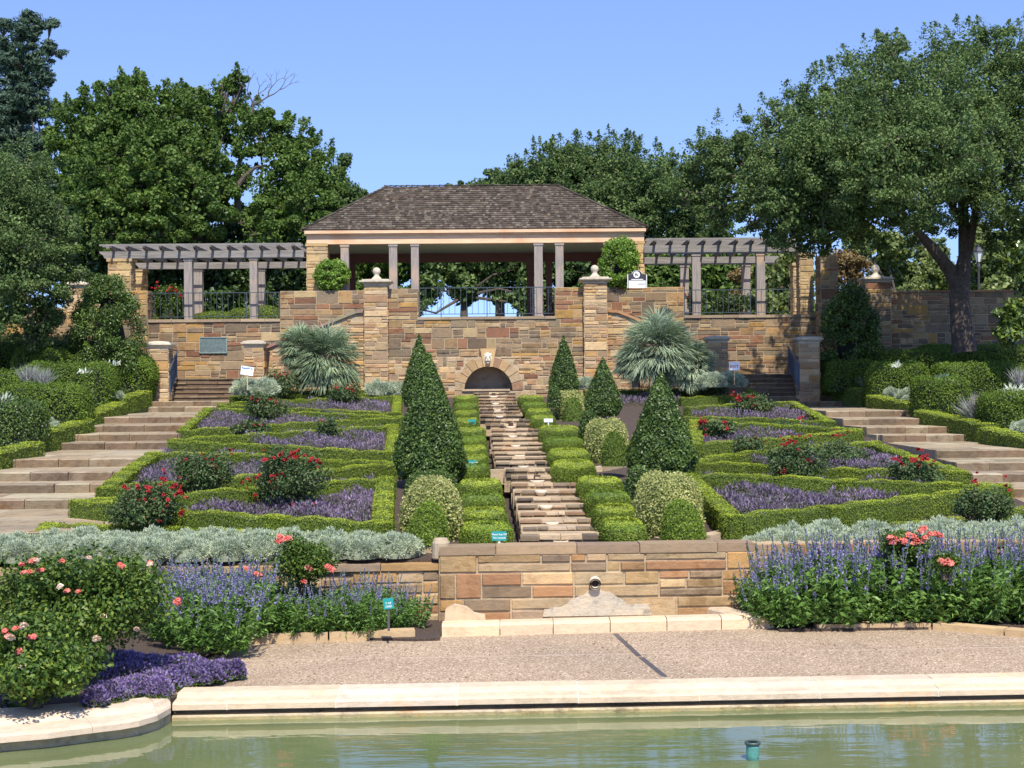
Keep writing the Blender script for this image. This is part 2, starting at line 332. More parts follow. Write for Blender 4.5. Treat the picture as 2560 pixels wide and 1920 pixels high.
def ashlar(mb, x0, x1, z0, z1, place, rnd, pal=PAL, inside=None, band=(0.26, 0.44), proud=(0.006, 0.035), joint=0.024, wide=1.0):
    """coursed rubble over a rectangle; place(u, v, out) -> point"""
    z = z0
    def block(a, b, c, d):
        if b - a < 0.05 or d - c < 0.035: return
        if inside and not all(inside(u, v) for u in (a, (a+b)/2, b) for v in (c, d)): return
        k = rnd.choice(pal); f = rnd.uniform(0.8, 1.15); col = vary(k, rnd, 0.82, 1.15)
        o = rnd.uniform(*proud); e = joint/2; ch = min(0.012, (d-c)*0.2)
        A, B, Cc, D = a+e, b-e, c+e, d-e
        j = lambda: rnd.uniform(-0.004, 0.004)
        back = [place(u, v, -0.01) for u, v in ((A,Cc),(B,Cc),(B,D),(A,D))]
        rim = [place(u, v, o*0.35) for u, v in ((A,Cc),(B,Cc),(B,D),(A,D))]
        nx = max(1, int((b-a)/0.22)); 
        top = []; bot = []
        for i in range(nx+1):
            u = A+ch + (B-A-2*ch)*i/nx
            bot.append(place(u, Cc+ch+abs(j()), o+j()*2)); top.append(place(u, D-ch-abs(j()), o+j()*2))
        vs = back + rim + bot + top; nb = 8; ntp = 8+nx+1
        fs = [(0,1,5,4),(1,2,6,5),(2,3,7,6),(3,0,4,7), (4,)+(5,)+tuple(nb+i for i in range(nx,-1,-1)), (5,6,ntp+nx,nb+nx), (6,7)+tuple(ntp+i for i in range(nx+1)), (7,4,nb,ntp)]
        fs += [(nb+i, nb+i+1, ntp+i+1, ntp+i) for i in range(nx)]
        mb.add(vs, fs, col)
    while z < z1 - 0.04:
        h = rnd.uniform(*band)
        if z1 - (z+h) < 0.12: h = z1 - z
        x = x0
        while x < x1 - 0.03:
            wd = rnd.uniform(0.28, 1.05)*wide
            if x1 - (x+wd) < 0.2: wd = x1 - x
            if x0 == x and rnd.random() < .5: wd *= 0.6 if x1-x0 > 1.5 else 1
            r = rnd.random()
            if r < 0.42 and wd < 0.95: block(x, x+wd, z, z+h)
            else:
                k = 2 if h < 0.33 or r < 0.75 else 3
                cut = sorted([z] + [z + h*(i+rnd.uniform(-0.16, 0.16))/k for i in range(1, k)] + [z+h])
                for a, b in zip(cut, cut[1:]):
                    if wd > 0.5 and rnd.random() < 0.55:
                        m = x + wd*rnd.uniform(0.3, 0.7); block(x, m, a, b); block(m, x+wd, a, b)
                    else: block(x, x+wd, a, b)
            x += wd
        z += h
def stone_box(mb, x0, x1, y0, y1, z0, z1, seed, pal=PAL, faces='fblr', **k):
    """solid with rubble on its upright faces"""
    rnd = random.Random(seed); mb.box((x0, y0, z0), (x1, y1, z1), MORTAR)
    if 'f' in faces: ashlar(mb, x0, x1, z0, z1, lambda u, v, o: (u, y0-o, v), rnd, pal, **k)
    if 'b' in faces: ashlar(mb, x0, x1, z0, z1, lambda u, v, o: (x1+x0-u, y1+o, v), rnd, pal, **k)
    if 'l' in faces: ashlar(mb, y0, y1, z0, z1, lambda u, v, o: (x0-o, y0+y1-u, v), rnd, pal, **k)
    if 'r' in faces: ashlar(mb, y0, y1, z0, z1, lambda u, v, o: (x1+o, u, v), rnd, pal, **k)
def coping(mb, x0, x1, y0, y1, z0, z1, seed, pal=PAL, step=(0.5, 1.1), axis='x'):
    rnd = random.Random(seed); x = x0
    while x < x1 - 0.02:
        wd = rnd.uniform(*step)
        if x1 - x - wd < 0.3: wd = x1 - x
        c = vary(rnd.choice(pal), rnd, 0.85, 1.1); e = 0.005
        dy = rnd.uniform(-0.012, 0.012)
        mb.box((x+e, y0+dy, z0), (x+wd-e, y1+dy, z1+rnd.uniform(-0.006, 0.006)), c); x += wd

# ------------------------------------------------------------------ ground, banks, terrace
WATER_Z, COPE_Z, PATH_Z, TERR_Z = -3.67, -3.42, -3.53, 2.6
STEP_T = [(1003,468),(1017,445),(1042,385),(1063,355),(1085,320),(1106,300),(1147,205),(1180,160),(1210,140),(1248,130),(1330,50)]
STEP = []
for i, (py, px) in enumerate(STEP_T):
    z = -0.52 - 0.178*i; p = H(px, py, z); STEP.append((p.y - 0.055*p.x, z))   # (t, z) of every nosing
def stair_z(t):
    z = STEP[0][1]
    for tt, zz in STEP:
        if t < tt: z = zz - 0.178
    return z
# stair edges in world x as a function of t (from the nosings' ends in the photo)
LIN = [(1003,570),(1042,502),(1106,427),(1147,362),(1210,294),(1248,262)]
LOUT = [(1003,362),(1042,262),(1106,160),(1147,40)]
RIN = [(985,1895),(1020,2010),(1080,2140),(1120,2299),(1182,2411),(1215,2494)]
ROUT = [(985,2088),(1020,2228),(1080,2372),(1120,2545)]
def tx(lst):
    out = []
    for py, px in lst:
        p = G(px, py); out.append((p.y - 0.055*p.x, p.x))
    return sorted(out)
LIN, LOUT, RIN, ROUT = map(tx, (LIN, LOUT, RIN, ROUT))
def interp(lst, t):
    xs = [a for a, _ in lst]; ys = [b for _, b in lst]
    if t <= xs[0]: return ys[0] + (ys[1]-ys[0])/(xs[1]-xs[0])*(t-xs[0])*0.4
    if t >= xs[-1]: return ys[-1]
    return float(np.interp(t, xs, ys))
AXT, AXB = P(1238, 975, 56.0), P(1425, 1358, 24.0)
def AXX(y): return AXT.x + (AXB.x-AXT.x)*(AXT.y-y)/(AXT.y-AXB.y)
def ground(x, y):
    t = y - 0.055*x
    if t < 22.74: return PATH_Z - 0.15
    z = zg(x, y)
    if t > 56: z = zg(x, 56 + 0.055*x)
    li, lo, ri, ro = interp(LIN, t), interp(LOUT, t), interp(RIN, t), interp(ROUT, t)
    if x < lo: return stair_z(t)*0.5 + z*0.5 + 0.05 + min(2.2, 0.16*(lo - x))
    if x > ro: return stair_z(t)*0.5 + z*0.5 + 0.05 + min(2.2, 0.16*(x - ro))
    if x < li + 0.05 or x > ri - 0.05: return z - 0.45
    if abs(x - AXX(y)) < 0.95: return z - 0.5
    return z
def sheet(name, x0, x1, y0, y1, fn, mat, nx, ny):
    xs = np.linspace(x0, x1, nx); ys = np.linspace(y0, y1, ny)
    mb = MB(); mb.v = [(x, y, fn(x, y)) for y in ys for x in xs]
    mb.f = [(j*nx+i, j*nx+i+1, (j+1)*nx+i+1, (j+1)*nx+i) for j in range(ny-1) for i in range(nx-1)]
    mb.c = [(1, 1, 1)]*len(mb.f)
    return struct(build(name, mb, mat))
sheet('ground', -45, 45, 19.0, 60, ground, M['soil'], 301, 206)
# terrace behind the great wall, reaching far back as lawn
mb = MB(); mb.box((-4.72, 56.9, 1.9), (2.7, 59.0, TERR_Z-0.2)); mb.slab([(-45, 59.02), (45, 59.02), (45, 66), (-45, 66)], 1.9, TERR_Z)
struct(build('terrace_floor', mb, plain('terrace_paving', (0.30, 0.24, 0.18), 0.9, 0, 0.2, 5)))
mb = MB(); mb.slab([(-900, 66), (900, 66), (900, 1600), (-900, 1600)], 1.0, TERR_Z-0.06)
struct(build('lawn', mb, M['grass']))
for sgn, nm in ((-1, 'west_bank'), (1, 'east_bank')):
    mb = MB(); mb.slab([(sgn*44.5, 10), (sgn*900, 10), (sgn*900, 66), (sgn*44.5, 66)][::sgn], -1.0, 1.4)
    struct(build(nm, mb, M['grass']))

# exposed aggregate path
m, n, b = newmat('exposed_aggregate')
tc = nd(n, 'ShaderNodeTexCoord')
vo = nd(n, 'ShaderNodeTexVoronoi'); vo.inputs['Scale'].default_value = 62; n.links.new(tc.outputs['Object'], vo.inputs['Vector'])
sp = nd(n, 'ShaderNodeSeparateColor'); n.links.new(vo.outputs['Color'], sp.inputs[0])
r = ramp(n, sp.outputs[0], [(0.0, (0.20, 0.135, 0.085)), (0.35, (0.29, 0.208, 0.135)), (0.65, (0.365, 0.272, 0.180)), (0.9, (0.45, 0.35, 0.24)), (1, (0.70, 0.60, 0.46))])
nz = noise(n, 0.7, 5, 0.6, tc.outputs['Object']); r2 = ramp(n, nz.outputs[0], [(0.3, (0.85, 0.84, 0.83)), (0.7, (1.1, 1.08, 1.05))])
n.links.new(mixc(n, 1, r.outputs[0], r2.outputs[0], 'MULTIPLY'), b.inputs['Base Color']); b.inputs['Roughness'].default_value = 0.9
bump(n, b, vo.outputs['Distance'], 0.5, 0.01); M['aggregate'] = m
def tline(px, py, z): return H(px, py, z)
pe = [H(x, y, COPE_Z) for x, y in ((430,1719),(1000,1708),(1600,1697),(2560,1681))]     # back edge of the coping
sl = (pe[-1].y - pe[0].y)/(pe[-1].x - pe[0].x)
def cope_back(x): return pe[0].y + sl*(x - pe[0].x)
XJ = H(430, 1745, COPE_Z).x                                                        # where the rounded lobe meets the straight edge
mb = MB(); mb.slab([(-5.1, cope_back(-5.1)-0.05), (30, cope_back(30)-0.05), (30, 23.6), (-5.6, 22.4)], PATH_Z-0.3, PATH_Z)
struct(build('path', mb, M['aggregate']))
mb = MB(); mb.slab([(-45, 8), (XJ+0.0, cope_back(XJ)), (-5.1, cope_back(-5.1)-0.02), (-5.0, 19.5), (-5.6, 22.9), (-45, 22.9)], -3.9, PATH_Z-0.012)
# soil only where no water: rebuilt below with the lobe
mb = MB()
lobe_o = [(-260,1858),(-120,1842),(0,1824),(120,1814),(231,1800),(300,1792),(348,1784),(395,1770),(427,1752)]
lobe_i = [(-260,1792),(-120,1780),(0,1771),(110,1763),(184,1757),(260,1752),(320,1748),(370,1742),(424,1730)]
LO = [H(x, y, COPE_Z) for x, y in lobe_o]; LI = [H(x, y, COPE_Z) for x, y in lobe_i]
soil = [(p.x, p.y+0.03) for p in LI] + [(XJ+0.05, cope_back(XJ)+0.02), (-4.6, cope_back(-4.6)+0.02), (-4.15, 18.6), (-3.9, 20.3), (-4.2, 22.9), (-45, 22.9), (-45, LI[0].y)]
mb.slab(soil, -4.1, PATH_Z+0.03)
struct(build('planting_soil', mb, M['soil']))
mb = MB(); mb.slab([(H(1040,1600,PATH_Z).x, 20.9), (H(1106,1590,PATH_Z).x-0.02, 20.95), (H(1106,1590,PATH_Z).x-0.02, 22.9), (-4.2, 22.9), (-3.9, 21.3)], -3.9, PATH_Z+0.035)
struct(build('planting_soil', mb, M['soil']))
mb = MB(); mb.slab([(3.75, 21.45), (8.2, 21.7), (24, 22.3), (24, 23.6), (3.75, 23.2)], -3.9, PATH_Z+0.035)
struct(build('planting_soil', mb, M['soil']))

# pool water
m, n, b = newmat('pool_water')
b.inputs['Base Color'].default_value = (0.115, 0.150, 0.052, 1); b.inputs['Roughness'].default_value = 0.03
b.inputs['IOR'].default_value = 1.42; b.inputs['Specular IOR Level'].default_value = 0.75
tc = nd(n, 'ShaderNodeTexCoord'); mp = nd(n, 'ShaderNodeMapping'); mp.inputs['Scale'].default_value = (0.7, 2.6, 1); n.links.new(tc.outputs['Object'], mp.inputs[0])
nz = noise(n, 1.3, 3, 0.5, mp.outputs[0]); bump(n, b, nz.outputs[0], 0.08, 0.05)
nz2 = noise(n, 0.35, 4, 0.6, tc.outputs['Object'])
r = ramp(n, nz2.outputs[0], [(0.35, (0.105, 0.135, 0.055)), (0.65, (0.165, 0.185, 0.085))]); n.links.new(r.outputs[0], b.inputs['Base Color'])
M['water'] = m
mb = MB(); mb.v = [(-60, -40, WATER_Z), (60, -40, WATER_Z), (60, 20, WATER_Z), (-60, 20, WATER_Z)]; mb.f = [(0, 1, 2, 3)]; mb.c = [(1, 1, 1)]
struct(build('water', mb, M['water']))

# pool rim (straight) and rounded lobe
def rim_profile():   # (across from the back edge towards the water, height)
    return [(0.0, -0.14), (0.0, 0.0), (0.30, 0.004), (0.34, -0.012), (0.37, -0.045), (0.56, -0.055), (0.60, -0.075), (0.60, -0.135), (0.52, -0.15), (0.30, -0.15)]
def sweep(mb, outer, inner, prof, col, w0):
    """profile swept between an inner and an outer line"""
    k = len(prof); vs = []
    for o, i in zip(outer, inner):
        d = Vector((o[0]-i[0], o[1]-i[1])); 
        for a, z in prof: f = a/w0; vs.append((i[0]+d.x*f, i[1]+d.y*f, COPE_Z+z))
    fs = [(s*k+j, s*k+(j+1)%k, (s+1)*k+(j+1)%k, (s+1)*k+j) for s in range(len(outer)-1) for j in range(k)]
    fs += [tuple(range(k)), tuple((len(outer)-1)*k+j for j in range(k))[::-1]]
    mb.add(vs, fs, col)
rim = thing('pool_rim', 'cream limestone coping with rounded lip along the green pool', 'pool edge', (0, pe[1].y, COPE_Z-0.3))
mb = MB(); rnd = random.Random(5); xs = [XJ, H(565,1745,COPE_Z).x, H(838,1740,COPE_Z).x]
xw = H(1133,1735,COPE_Z).x - xs[-1]
while xs[-1] < 24: xs.append(xs[-1] + 1.32*rnd.uniform(0.97, 1.04))
LIME = [(0.60,0.485,0.36),(0.585,0.475,0.355),(0.61,0.50,0.375),(0.575,0.47,0.35)]
for a, c in zip(xs, xs[1:]):
    col = vary(rnd.choice(LIME), rnd, 0.94, 1.05); e = 0.006; h = rnd.uniform(-0.003, 0.003)
    A = [(a+e, cope_back(a+e)), (c-e, cope_back(c-e))]
    sweep(mb, [(p[0], p[1]-0.60) for p in A], A, [(q, z+h) for q, z in rim_profile()], col, 0.60)
    if a > XJ+0.1:
        A = [(a-0.02, cope_back(a-0.02)), (a+0.02, cope_back(a+0.02))]; sweep(mb, [(p[0], p[1]-0.594) for p in A], A, [(q*0.99, z-0.004) for q, z in rim_profile()], (0.70,0.64,0.52), 0.594)
for i in range(0, len(LO)-1, 1):
    o0, o1, i0, i1 = [Vector(v) for v in (LO[i], LO[i+1], LI[i], LI[i+1])]
    e = 0.0
    if i % 3 == 1: o0 = o0.lerp(o1, 0.012); i0 = i0.lerp(i1, 0.012)
    sweep(mb, [o0, o1], [i0, i1], rim_profile(), LIME[(i//3) % 4], 0.60)
build('coping_stones', mb, M['smooth_stone'], rim)
M['pool_wall'] = stonemat('stained_pool_wall', 0.9, 0.5, 4)
mb = MB(); rnd = random.Random(6)
x = XJ
while x < 24:
    for k, (z0, z1, yo, c) in enumerate(((-3.62, -3.572, 0.42, (0.25,0.20,0.14)), (-3.90, -3.635, 0.60, (0.36,0.31,0.17)), (-3.635, -3.618, 0.59, (0.60,0.52,0.38)))):  # shadow line under the lip is put into the recessed band's darker colour
        mb.slab([(x, cope_back(x)-yo), (x+0.5, cope_back(x+0.5)-yo), (x+0.5, cope_back(x+0.5)+0.3), (x, cope_back(x)+0.3)], z0, z1, vary(c, rnd, 0.95, 1.04))
    x += 0.5
for i in range(len(LO)-1):
    o0, o1, i0, i1 = LO[i], LO[i+1], LI[i], LI[i+1]
    q = [o0.lerp(i0, 0.13), o1.lerp(i1, 0.13), i1, i0]
    mb.slab([(p.x, p.y) for p in q], -3.90, -3.572, (0.44,0.38,0.25))
build('pool_wall', mb, M['pool_wall'], rim)
mb = MB()
for (a, b_) in (((1538,1585),(1598,1641)), ((1603,1644),(1662,1692))):
    p, q = H(*a, PATH_Z), H(*b_, PATH_Z); d = Vector((q.y-p.y, -(q.x-p.x), 0)).normalized()*0.035
    mb.slab([(p.x-d.x, p.y-d.y), (p.x+d.x, p.y+d.y), (q.x+d.x, q.y+d.y), (q.x-d.x, q.y-d.y)], PATH_Z-0.05, PATH_Z+0.006)
tag(build('drain_cover', mb, M['dark_metal']), 'dark steel strip crossing the gravel path diagonally', 'drain')
mb = MB(); p, q = H(430,1655,PATH_Z), H(2560,1618,PATH_Z)
mb.slab([(p.x, p.y), (q.x, q.y), (q.x, q.y+0.012), (p.x, p.y+0.012)], PATH_Z-0.02, PATH_Z+0.003)
struct(build('path_joint', mb, plain('grout_line', (0.45,0.37,0.29), 0.9)))
mb = MB(); p, q = H(597,1603,PATH_Z), H(548,1665,PATH_Z); mb.bar(p + Vector((0,0,0.02)), q + Vector((0,0,0.02)), 0.02, 0.10)
tag(build('steel_edging', mb, M['dark_metal']), 'thin steel edging strip beside the purple groundcover', 'edging')
# copper nozzle in the water
nz_ = thing('fountain_nozzle', 'green copper fountain nozzle rising from the pool water', 'nozzle', H(1882, 1925, WATER_Z-0.1))
mb = MB(); c = Vector(nz_.location); r0 = 0.066
mb.lathe(c, [(0.0,0.0),(r0*0.9,0.0),(r0*0.9,0.14),(r0*0.95,0.16),(r0*0.95,0.22),(r0,0.25),(r0*0.75,0.25),(r0*0.7,0.12),(0,0.12)], 24)
build('nozzle_body', mb, M['copper'], nz_, True)
mb = MB(); mb.lathe(c, [(r0*1.0,0.245),(r0*1.18,0.255),(r0*1.2,0.275),(r0*1.0,0.28),(r0*0.8,0.27)], 24); build('rim_ring', mb, plain('dark_copper', (0.06,0.09,0.08), 0.5, 0.3), nz_, True)

# ------------------------------------------------------------------ lower front wall with its spout
FW = 22.6
def fx(px, D=FW): return (px-1280)/FPX*D
LOWM = 0.055
def skewed(mb, x0, y0, k=LOWM):     # lay a piece built along x onto the garden's slightly turned line
    for i in range(len(mb.v)):
        x, y, z = mb.v[i]; mb.v[i] = (x, y + k*(x - x0), z)
WX0, WX1, WXM = fx(1095), fx(1885), fx(1487)
wall = thing('front_retaining_wall', 'low ochre and brown stone wall with a water spout above the gravel path', 'wall', (WXM, FW, PATH_Z))
ZT = -403*FW/FPX
mb = MB(); rnd = random.Random(12)
mb.box((WX0, FW, PATH_Z-0.1), (WX1, FW+0.42, ZT-0.13), MORTAR)
big = [(0.30,0.22,0.14),(0.24,0.18,0.12),(0.34,0.24,0.13),(0.44,0.30,0.15),(0.46,0.33,0.18),(0.33,0.20,0.10),(0.34,0.19,0.10),(0.27,0.20,0.14),(0.38,0.29,0.18),(0.40,0.25,0.11),(0.38,0.28,0.17)]
ashlar(mb, WX0, WX1, PATH_Z+0.02, ZT-0.125, lambda u, v, o: (u, FW-o, v), rnd, big, band=(0.27,0.40), wide=1.35, proud=(0.012,0.035))
skewed(mb, WXM, 0); build('stonework', mb, M['stone'], wall)
mb = MB(); coping(mb, WX0, WX1, FW-0.022, FW+0.45, ZT-0.13, ZT, 3, [(0.30,0.22,0.14),(0.27,0.20,0.13),(0.34,0.25,0.15),(0.25,0.18,0.12)], (0.7, 1.3)); skewed(mb, WXM, 0); build('coping', mb, M['smooth_stone'], wall)
mb = MB(); mb.lathe((WX0+0.02, FW+0.2, PATH_Z+0.95), [(0,0.30),(0.10,0.29),(0.13,0.22),(0.135,0),(0.12,-0.02)], 14, (0.40,0.33,0.23)); skewed(mb, WXM, 0)
build('end_stone', mb, M['smooth_stone'], wall)
# whitish mineral stain: pale stones fitted under the spout
mb = MB(); rnd = random.Random(4)
sx = fx(1487)
pts = []
for k in range(25):
    u = -0.78+1.56*k/24; pts.append((sx+u, -3.22+0.20*math.exp(-(u/0.28)**2)-0.13*abs(u)+rnd.uniform(-0.035, 0.035)))
mb.prism([(sx-0.80, -3.45)]+pts+[(sx+0.82, -3.45)], FW-0.041, FW-0.01, (0.47,0.42,0.34))
skewed(mb, WXM, 0); build('limescale_crust', mb, M['pool_wall_crust'], wall)
mb = MB(); sp_ = P(1487, 1457, FW); y = FW + LOWM*(sp_.x-WXM)
mb.tube([(sp_.x, y+0.12, sp_.z+0.035), (sp_.x, y-0.14, sp_.z+0.0)], [0.085, 0.085], 18, None, False)
mb.tube([(sp_.x, y+0.12, sp_.z+0.035), (sp_.x, y-0.14, sp_.z+0.0)], [0.062, 0.062], 18, None, False)
build('spout', mb, M['limestone'], wall, True)
mb = MB(); mb.tube([(sp_.x, y-0.07, sp_.z+0.004), (sp_.x, y-0.05, sp_.z+0.006)], [0.061, 0.061], 16); build('spout_mouth_shade', mb, plain('painted_bore_shade', (0.02,0.012,0.008), 0.9), wall)  # dark disc across the bore, coloured for the shade inside the spout
# left lower stretch of wall and right return
lw = thing('side_retaining_wall', 'brown stone wall half hidden behind the blue salvias left of the spout', 'wall', (fx(700), FW, PATH_Z))
ZL = -448*FW/FPX
mb = MB(); stone_box(mb, fx(-200), WX0-0.01, FW+0.12, FW+0.5, PATH_Z-0.1, ZL-0.09, 21, big, 'f', band=(0.2,0.34)); skewed(mb, WXM, 0); build('stonework', mb, M['stone'], lw)
mb = MB(); coping(mb, fx(-200), WX0-0.005, FW+0.06, FW+0.5, ZL-0.09, ZL, 8, big, (0.7,1.4)); skewed(mb, WXM, 0); build('coping', mb, M['smooth_stone'], lw)
rw = thing('side_retaining_wall', 'stone wall behind the dense blue salvias right of the spout', 'wall', (fx(2200), FW, PATH_Z))
mb = MB(); stone_box(mb, WX1+0.01, fx(5200), FW+0.05, FW+0.5, PATH_Z-0.1, ZT-0.02, 22, big, 'fl', band=(0.2,0.34)); skewed(mb, WXM, 0); build('stonework', mb, M['stone'], rw)
# basin kerb
kb = thing('basin_kerb', 'pale limestone basin kerb at the foot of the spout wall', 'kerb', (H(1530,1590,PATH_Z).x, 21.2, PATH_Z))
mb = MB(); rnd = random.Random(2)
a = H(1106,1593,PATH_Z); b_ = H(1952,1570,PATH_Z); ks = (b_.y-a.y)/(b_.x-a.x)
prof = [(0,0),(0,0.16),(0.02,0.19),(0.07,0.20),(0.30,0.20),(0.34,0.17),(0.36,0.0)]
cuts = [1106,1250,1383,1527,1672,1813,1952]
def kpt(x): return Vector((x, a.y + ks*(x-a.x), PATH_Z))
def kerb_piece(p, q, dirn, col):
    vs = [(r_.x + dirn.x*w_, r_.y + dirn.y*w_, PATH_Z+h_-0.02) for r_ in (p, q) for w_, h_ in prof]; k = len(prof)
    mb.add(vs, [(j, (j+1)%k, (j+1)%k+k, j+k) for j in range(k)] + [tuple(range(k))[::-1], tuple(range(k, 2*k))], col)
for c0, c1 in zip(cuts, cuts[1:]):
    x0 = H(c0, 1585, PATH_Z).x; x1 = H(c1, 1585, PATH_Z).x
    kerb_piece(kpt(x0+0.006), kpt(x1-0.006), Vector((0, 1)), vary((0.62,0.48,0.33), rnd, 0.93, 1.05))
p = kpt(H(1952,1570,PATH_Z).x); q = Vector((p.x-0.75, p.y+1.25, PATH_Z)); kerb_piece(p + Vector((-0.35,0.37,0)), q, Vector((-0.85,-0.5)), (0.55,0.44,0.31))
kerb_piece(Vector((a.x, a.y+1.3, 0)), Vector((a.x, a.y+0.36, 0)), Vector((1, 0)), (0.55,0.44,0.31))
build('kerb_stones', mb, M['smooth_stone'], kb)
mb = MB(); prf = [(0,0),(0.03,0.33),(0.16,0.40),(0.34,0.36),(0.46,0.27),(0.62,0.24),(0.66,0)]
mb.prism([(a.x+u*0.95, PATH_Z+v*0.98) for u, v in prf], a.y+0.37, a.y+0.56, (0.56,0.43,0.28)); build('scrolled_end', mb, M['smooth_stone'], kb)
mb = MB(); mb.slab([(a.x+0.02, a.y+0.3), (b_.x-0.5, b_.y+0.35), (b_.x-1.0, b_.y+1.4), (a.x+0.02, a.y+1.4)], PATH_Z-0.1, PATH_Z+0.03); build('basin_floor', mb, M['limestone_grey'], kb)
# edging stones
def edging(pts, label, h=0.10, wd=0.22, seed=1):
    mb = MB(); rnd = random.Random(seed)
    for (p, q) in zip(pts, pts[1:]):
        p, q = Vector(p), Vector(q); n_ = max(1, round((q-p).length/1.15)); d = (q-p).normalized(); nn = Vector((-d.y, d.x, 0))*wd
        for i in range(n_):
            u, v = p.lerp(q, i/n_) + d*0.012, p.lerp(q, (i+1)/n_) - d*0.012
            mb.slab([u, v, v+nn, u+nn], PATH_Z-0.03, PATH_Z+h, vary((0.50,0.37,0.22), rnd, 0.85, 1.1))
    return tag(build('edging_stones', mb, M['smooth_stone']), label, 'edging')
edging([H(600,1611,PATH_Z), H(1040,1598,PATH_Z)], 'row of ochre edging stones in front of the blue salvias', 0.13, 0.2, 1)
edging([H(425,1626,PATH_Z), H(588,1624,PATH_Z)], 'short edging stone beside the large pink rose bush', 0.13, 0.2, 2)
edging([H(2040,1577,PATH_Z), H(2330,1574,PATH_Z), H(2700,1606,PATH_Z)], 'pale edging stones under the right-hand salvias', 0.09, 0.25, 3)

# ------------------------------------------------------------------ stairs at both sides
def staircase(name, label, inn, out, side):
    st = thing(name, label, 'stairs', (interp(inn, 40)+side*1.3, 40+0.055*interp(inn, 40), -1.3), 'garden stairs beside the hedge beds')
    rnd = random.Random(31 if side < 0 else 32)
    ts = [t for t, _ in STEP] + [20.0]
    for i, (t, z) in enumerate(STEP):
        mb = MB(); tb = 58.5 if i == 0 else STEP[i-1][0]
        xi, xo = interp(inn, t) - side*0.25, interp(out, t) + side*0.12
        if i >= 9: xo += side*2.5
        if i == 10: xi -= side*0.3
        xa, xb = min(xi, xo), max(xi, xo)
        xi2, xo2 = interp(inn, tb) - side*0.25, interp(out, tb) + side*0.12
        if i >= 9: xo2 += side*2.5
        xa2, xb2 = min(xi2, xo2), max(xi2, xo2)
        # nosing course of split stones
        x = xa; skewy = lambda x_: t + 0.055*x_
        while x < xb - 0.02:
            wd = rnd.uniform(0.45, 1.2)
            if xb - x - wd < 0.3: wd = xb - x
            c = vary(rnd.choice(PAL_STEP), rnd, 0.85, 1.12); e = 0.008; y0 = skewy(x)
            n_ = max(2, int(wd/0.12)); jt = [rnd.uniform(-0.022, 0.012) for _ in range(n_+1)]; jb = [rnd.uniform(-0.02, 0.01) for _ in range(n_+1)]
            jz = [rnd.uniform(-0.008, 0.002) for _ in range(n_+1)]
            X = [x+e+(wd-2*e)*k/n_ for k in range(n_+1)]
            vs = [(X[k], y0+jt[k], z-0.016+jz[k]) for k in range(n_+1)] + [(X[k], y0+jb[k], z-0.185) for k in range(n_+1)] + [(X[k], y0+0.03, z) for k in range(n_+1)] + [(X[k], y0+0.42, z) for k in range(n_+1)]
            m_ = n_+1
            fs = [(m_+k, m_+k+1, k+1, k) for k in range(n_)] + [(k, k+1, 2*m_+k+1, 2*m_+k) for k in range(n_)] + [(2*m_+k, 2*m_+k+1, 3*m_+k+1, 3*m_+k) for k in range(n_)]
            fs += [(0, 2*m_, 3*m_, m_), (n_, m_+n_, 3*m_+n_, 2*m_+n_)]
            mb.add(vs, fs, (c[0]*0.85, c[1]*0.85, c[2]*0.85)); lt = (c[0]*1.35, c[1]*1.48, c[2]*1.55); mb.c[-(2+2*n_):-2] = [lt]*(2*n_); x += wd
        mb.slab([(xa, skewy(xa)+0.03), (xb, skewy(xb)+0.03), (xb, skewy(xb)+0.25), (xa, skewy(xa)+0.25)], z-0.4, z-0.012, MORTAR)
        # tread paving
        if tb - t > 0.45:
            rows = max(1, round((tb-t-0.42)/0.9))
            for r_ in range(rows):
                f0, f1 = (0.42 + (tb-t-0.40)*r_/rows)/(tb-t), (0.42 + (tb-t-0.40)*(r_+1)/rows)/(tb-t)
                L0, R0 = xa+(xa2-xa)*f0, xb+(xb2-xb)*f0; L1, R1 = xa+(xa2-xa)*f1, xb+(xb2-xb)*f1
                nn = rnd.choice((2, 3, 4)); cu = sorted([0, 1] + [k/nn + rnd.uniform(-0.07, 0.07) for k in range(1, nn)])
                for u, v in zip(cu, cu[1:]):
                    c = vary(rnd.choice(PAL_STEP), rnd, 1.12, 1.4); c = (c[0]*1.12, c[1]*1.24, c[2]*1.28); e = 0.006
                    q = [(L0+(R0-L0)*u+e, f0), (L0+(R0-L0)*v-e, f0), (L1+(R1-L1)*v-e, f1), (L1+(R1-L1)*u+e, f1)]
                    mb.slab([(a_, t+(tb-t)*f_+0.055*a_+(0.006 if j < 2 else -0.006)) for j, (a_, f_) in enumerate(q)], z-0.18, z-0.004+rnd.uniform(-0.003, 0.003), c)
            mb.slab([(xa, skewy(xa)+0.25), (xb, skewy(xb)+0.25), (xb2, tb+0.055*xb2), (xa2, tb+0.055*xa2)], z-0.4, z-0.014, MORTAR)
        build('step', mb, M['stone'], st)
    return st
staircase('stone_staircase', 'broad brown stone steps rising on the left of the hedge beds', LIN, LOUT, -1)
staircase('stone_staircase', 'broad brown stone steps rising on the right of the hedge beds', RIN, ROUT, 1)

# ------------------------------------------------------------------ great wall
DW, DB = 56.5, 58.5
def X(px, D=DW): return (px-1280)/FPX*D
def Z(py, D=DW, px=1280):
    return ray(px, py)[1]*D
ZB = -0.75
gw = thing('great_retaining_wall', 'tall coursed sandstone retaining wall with arched niche below the pavilion', 'wall', (X(1220), DW, ZB))
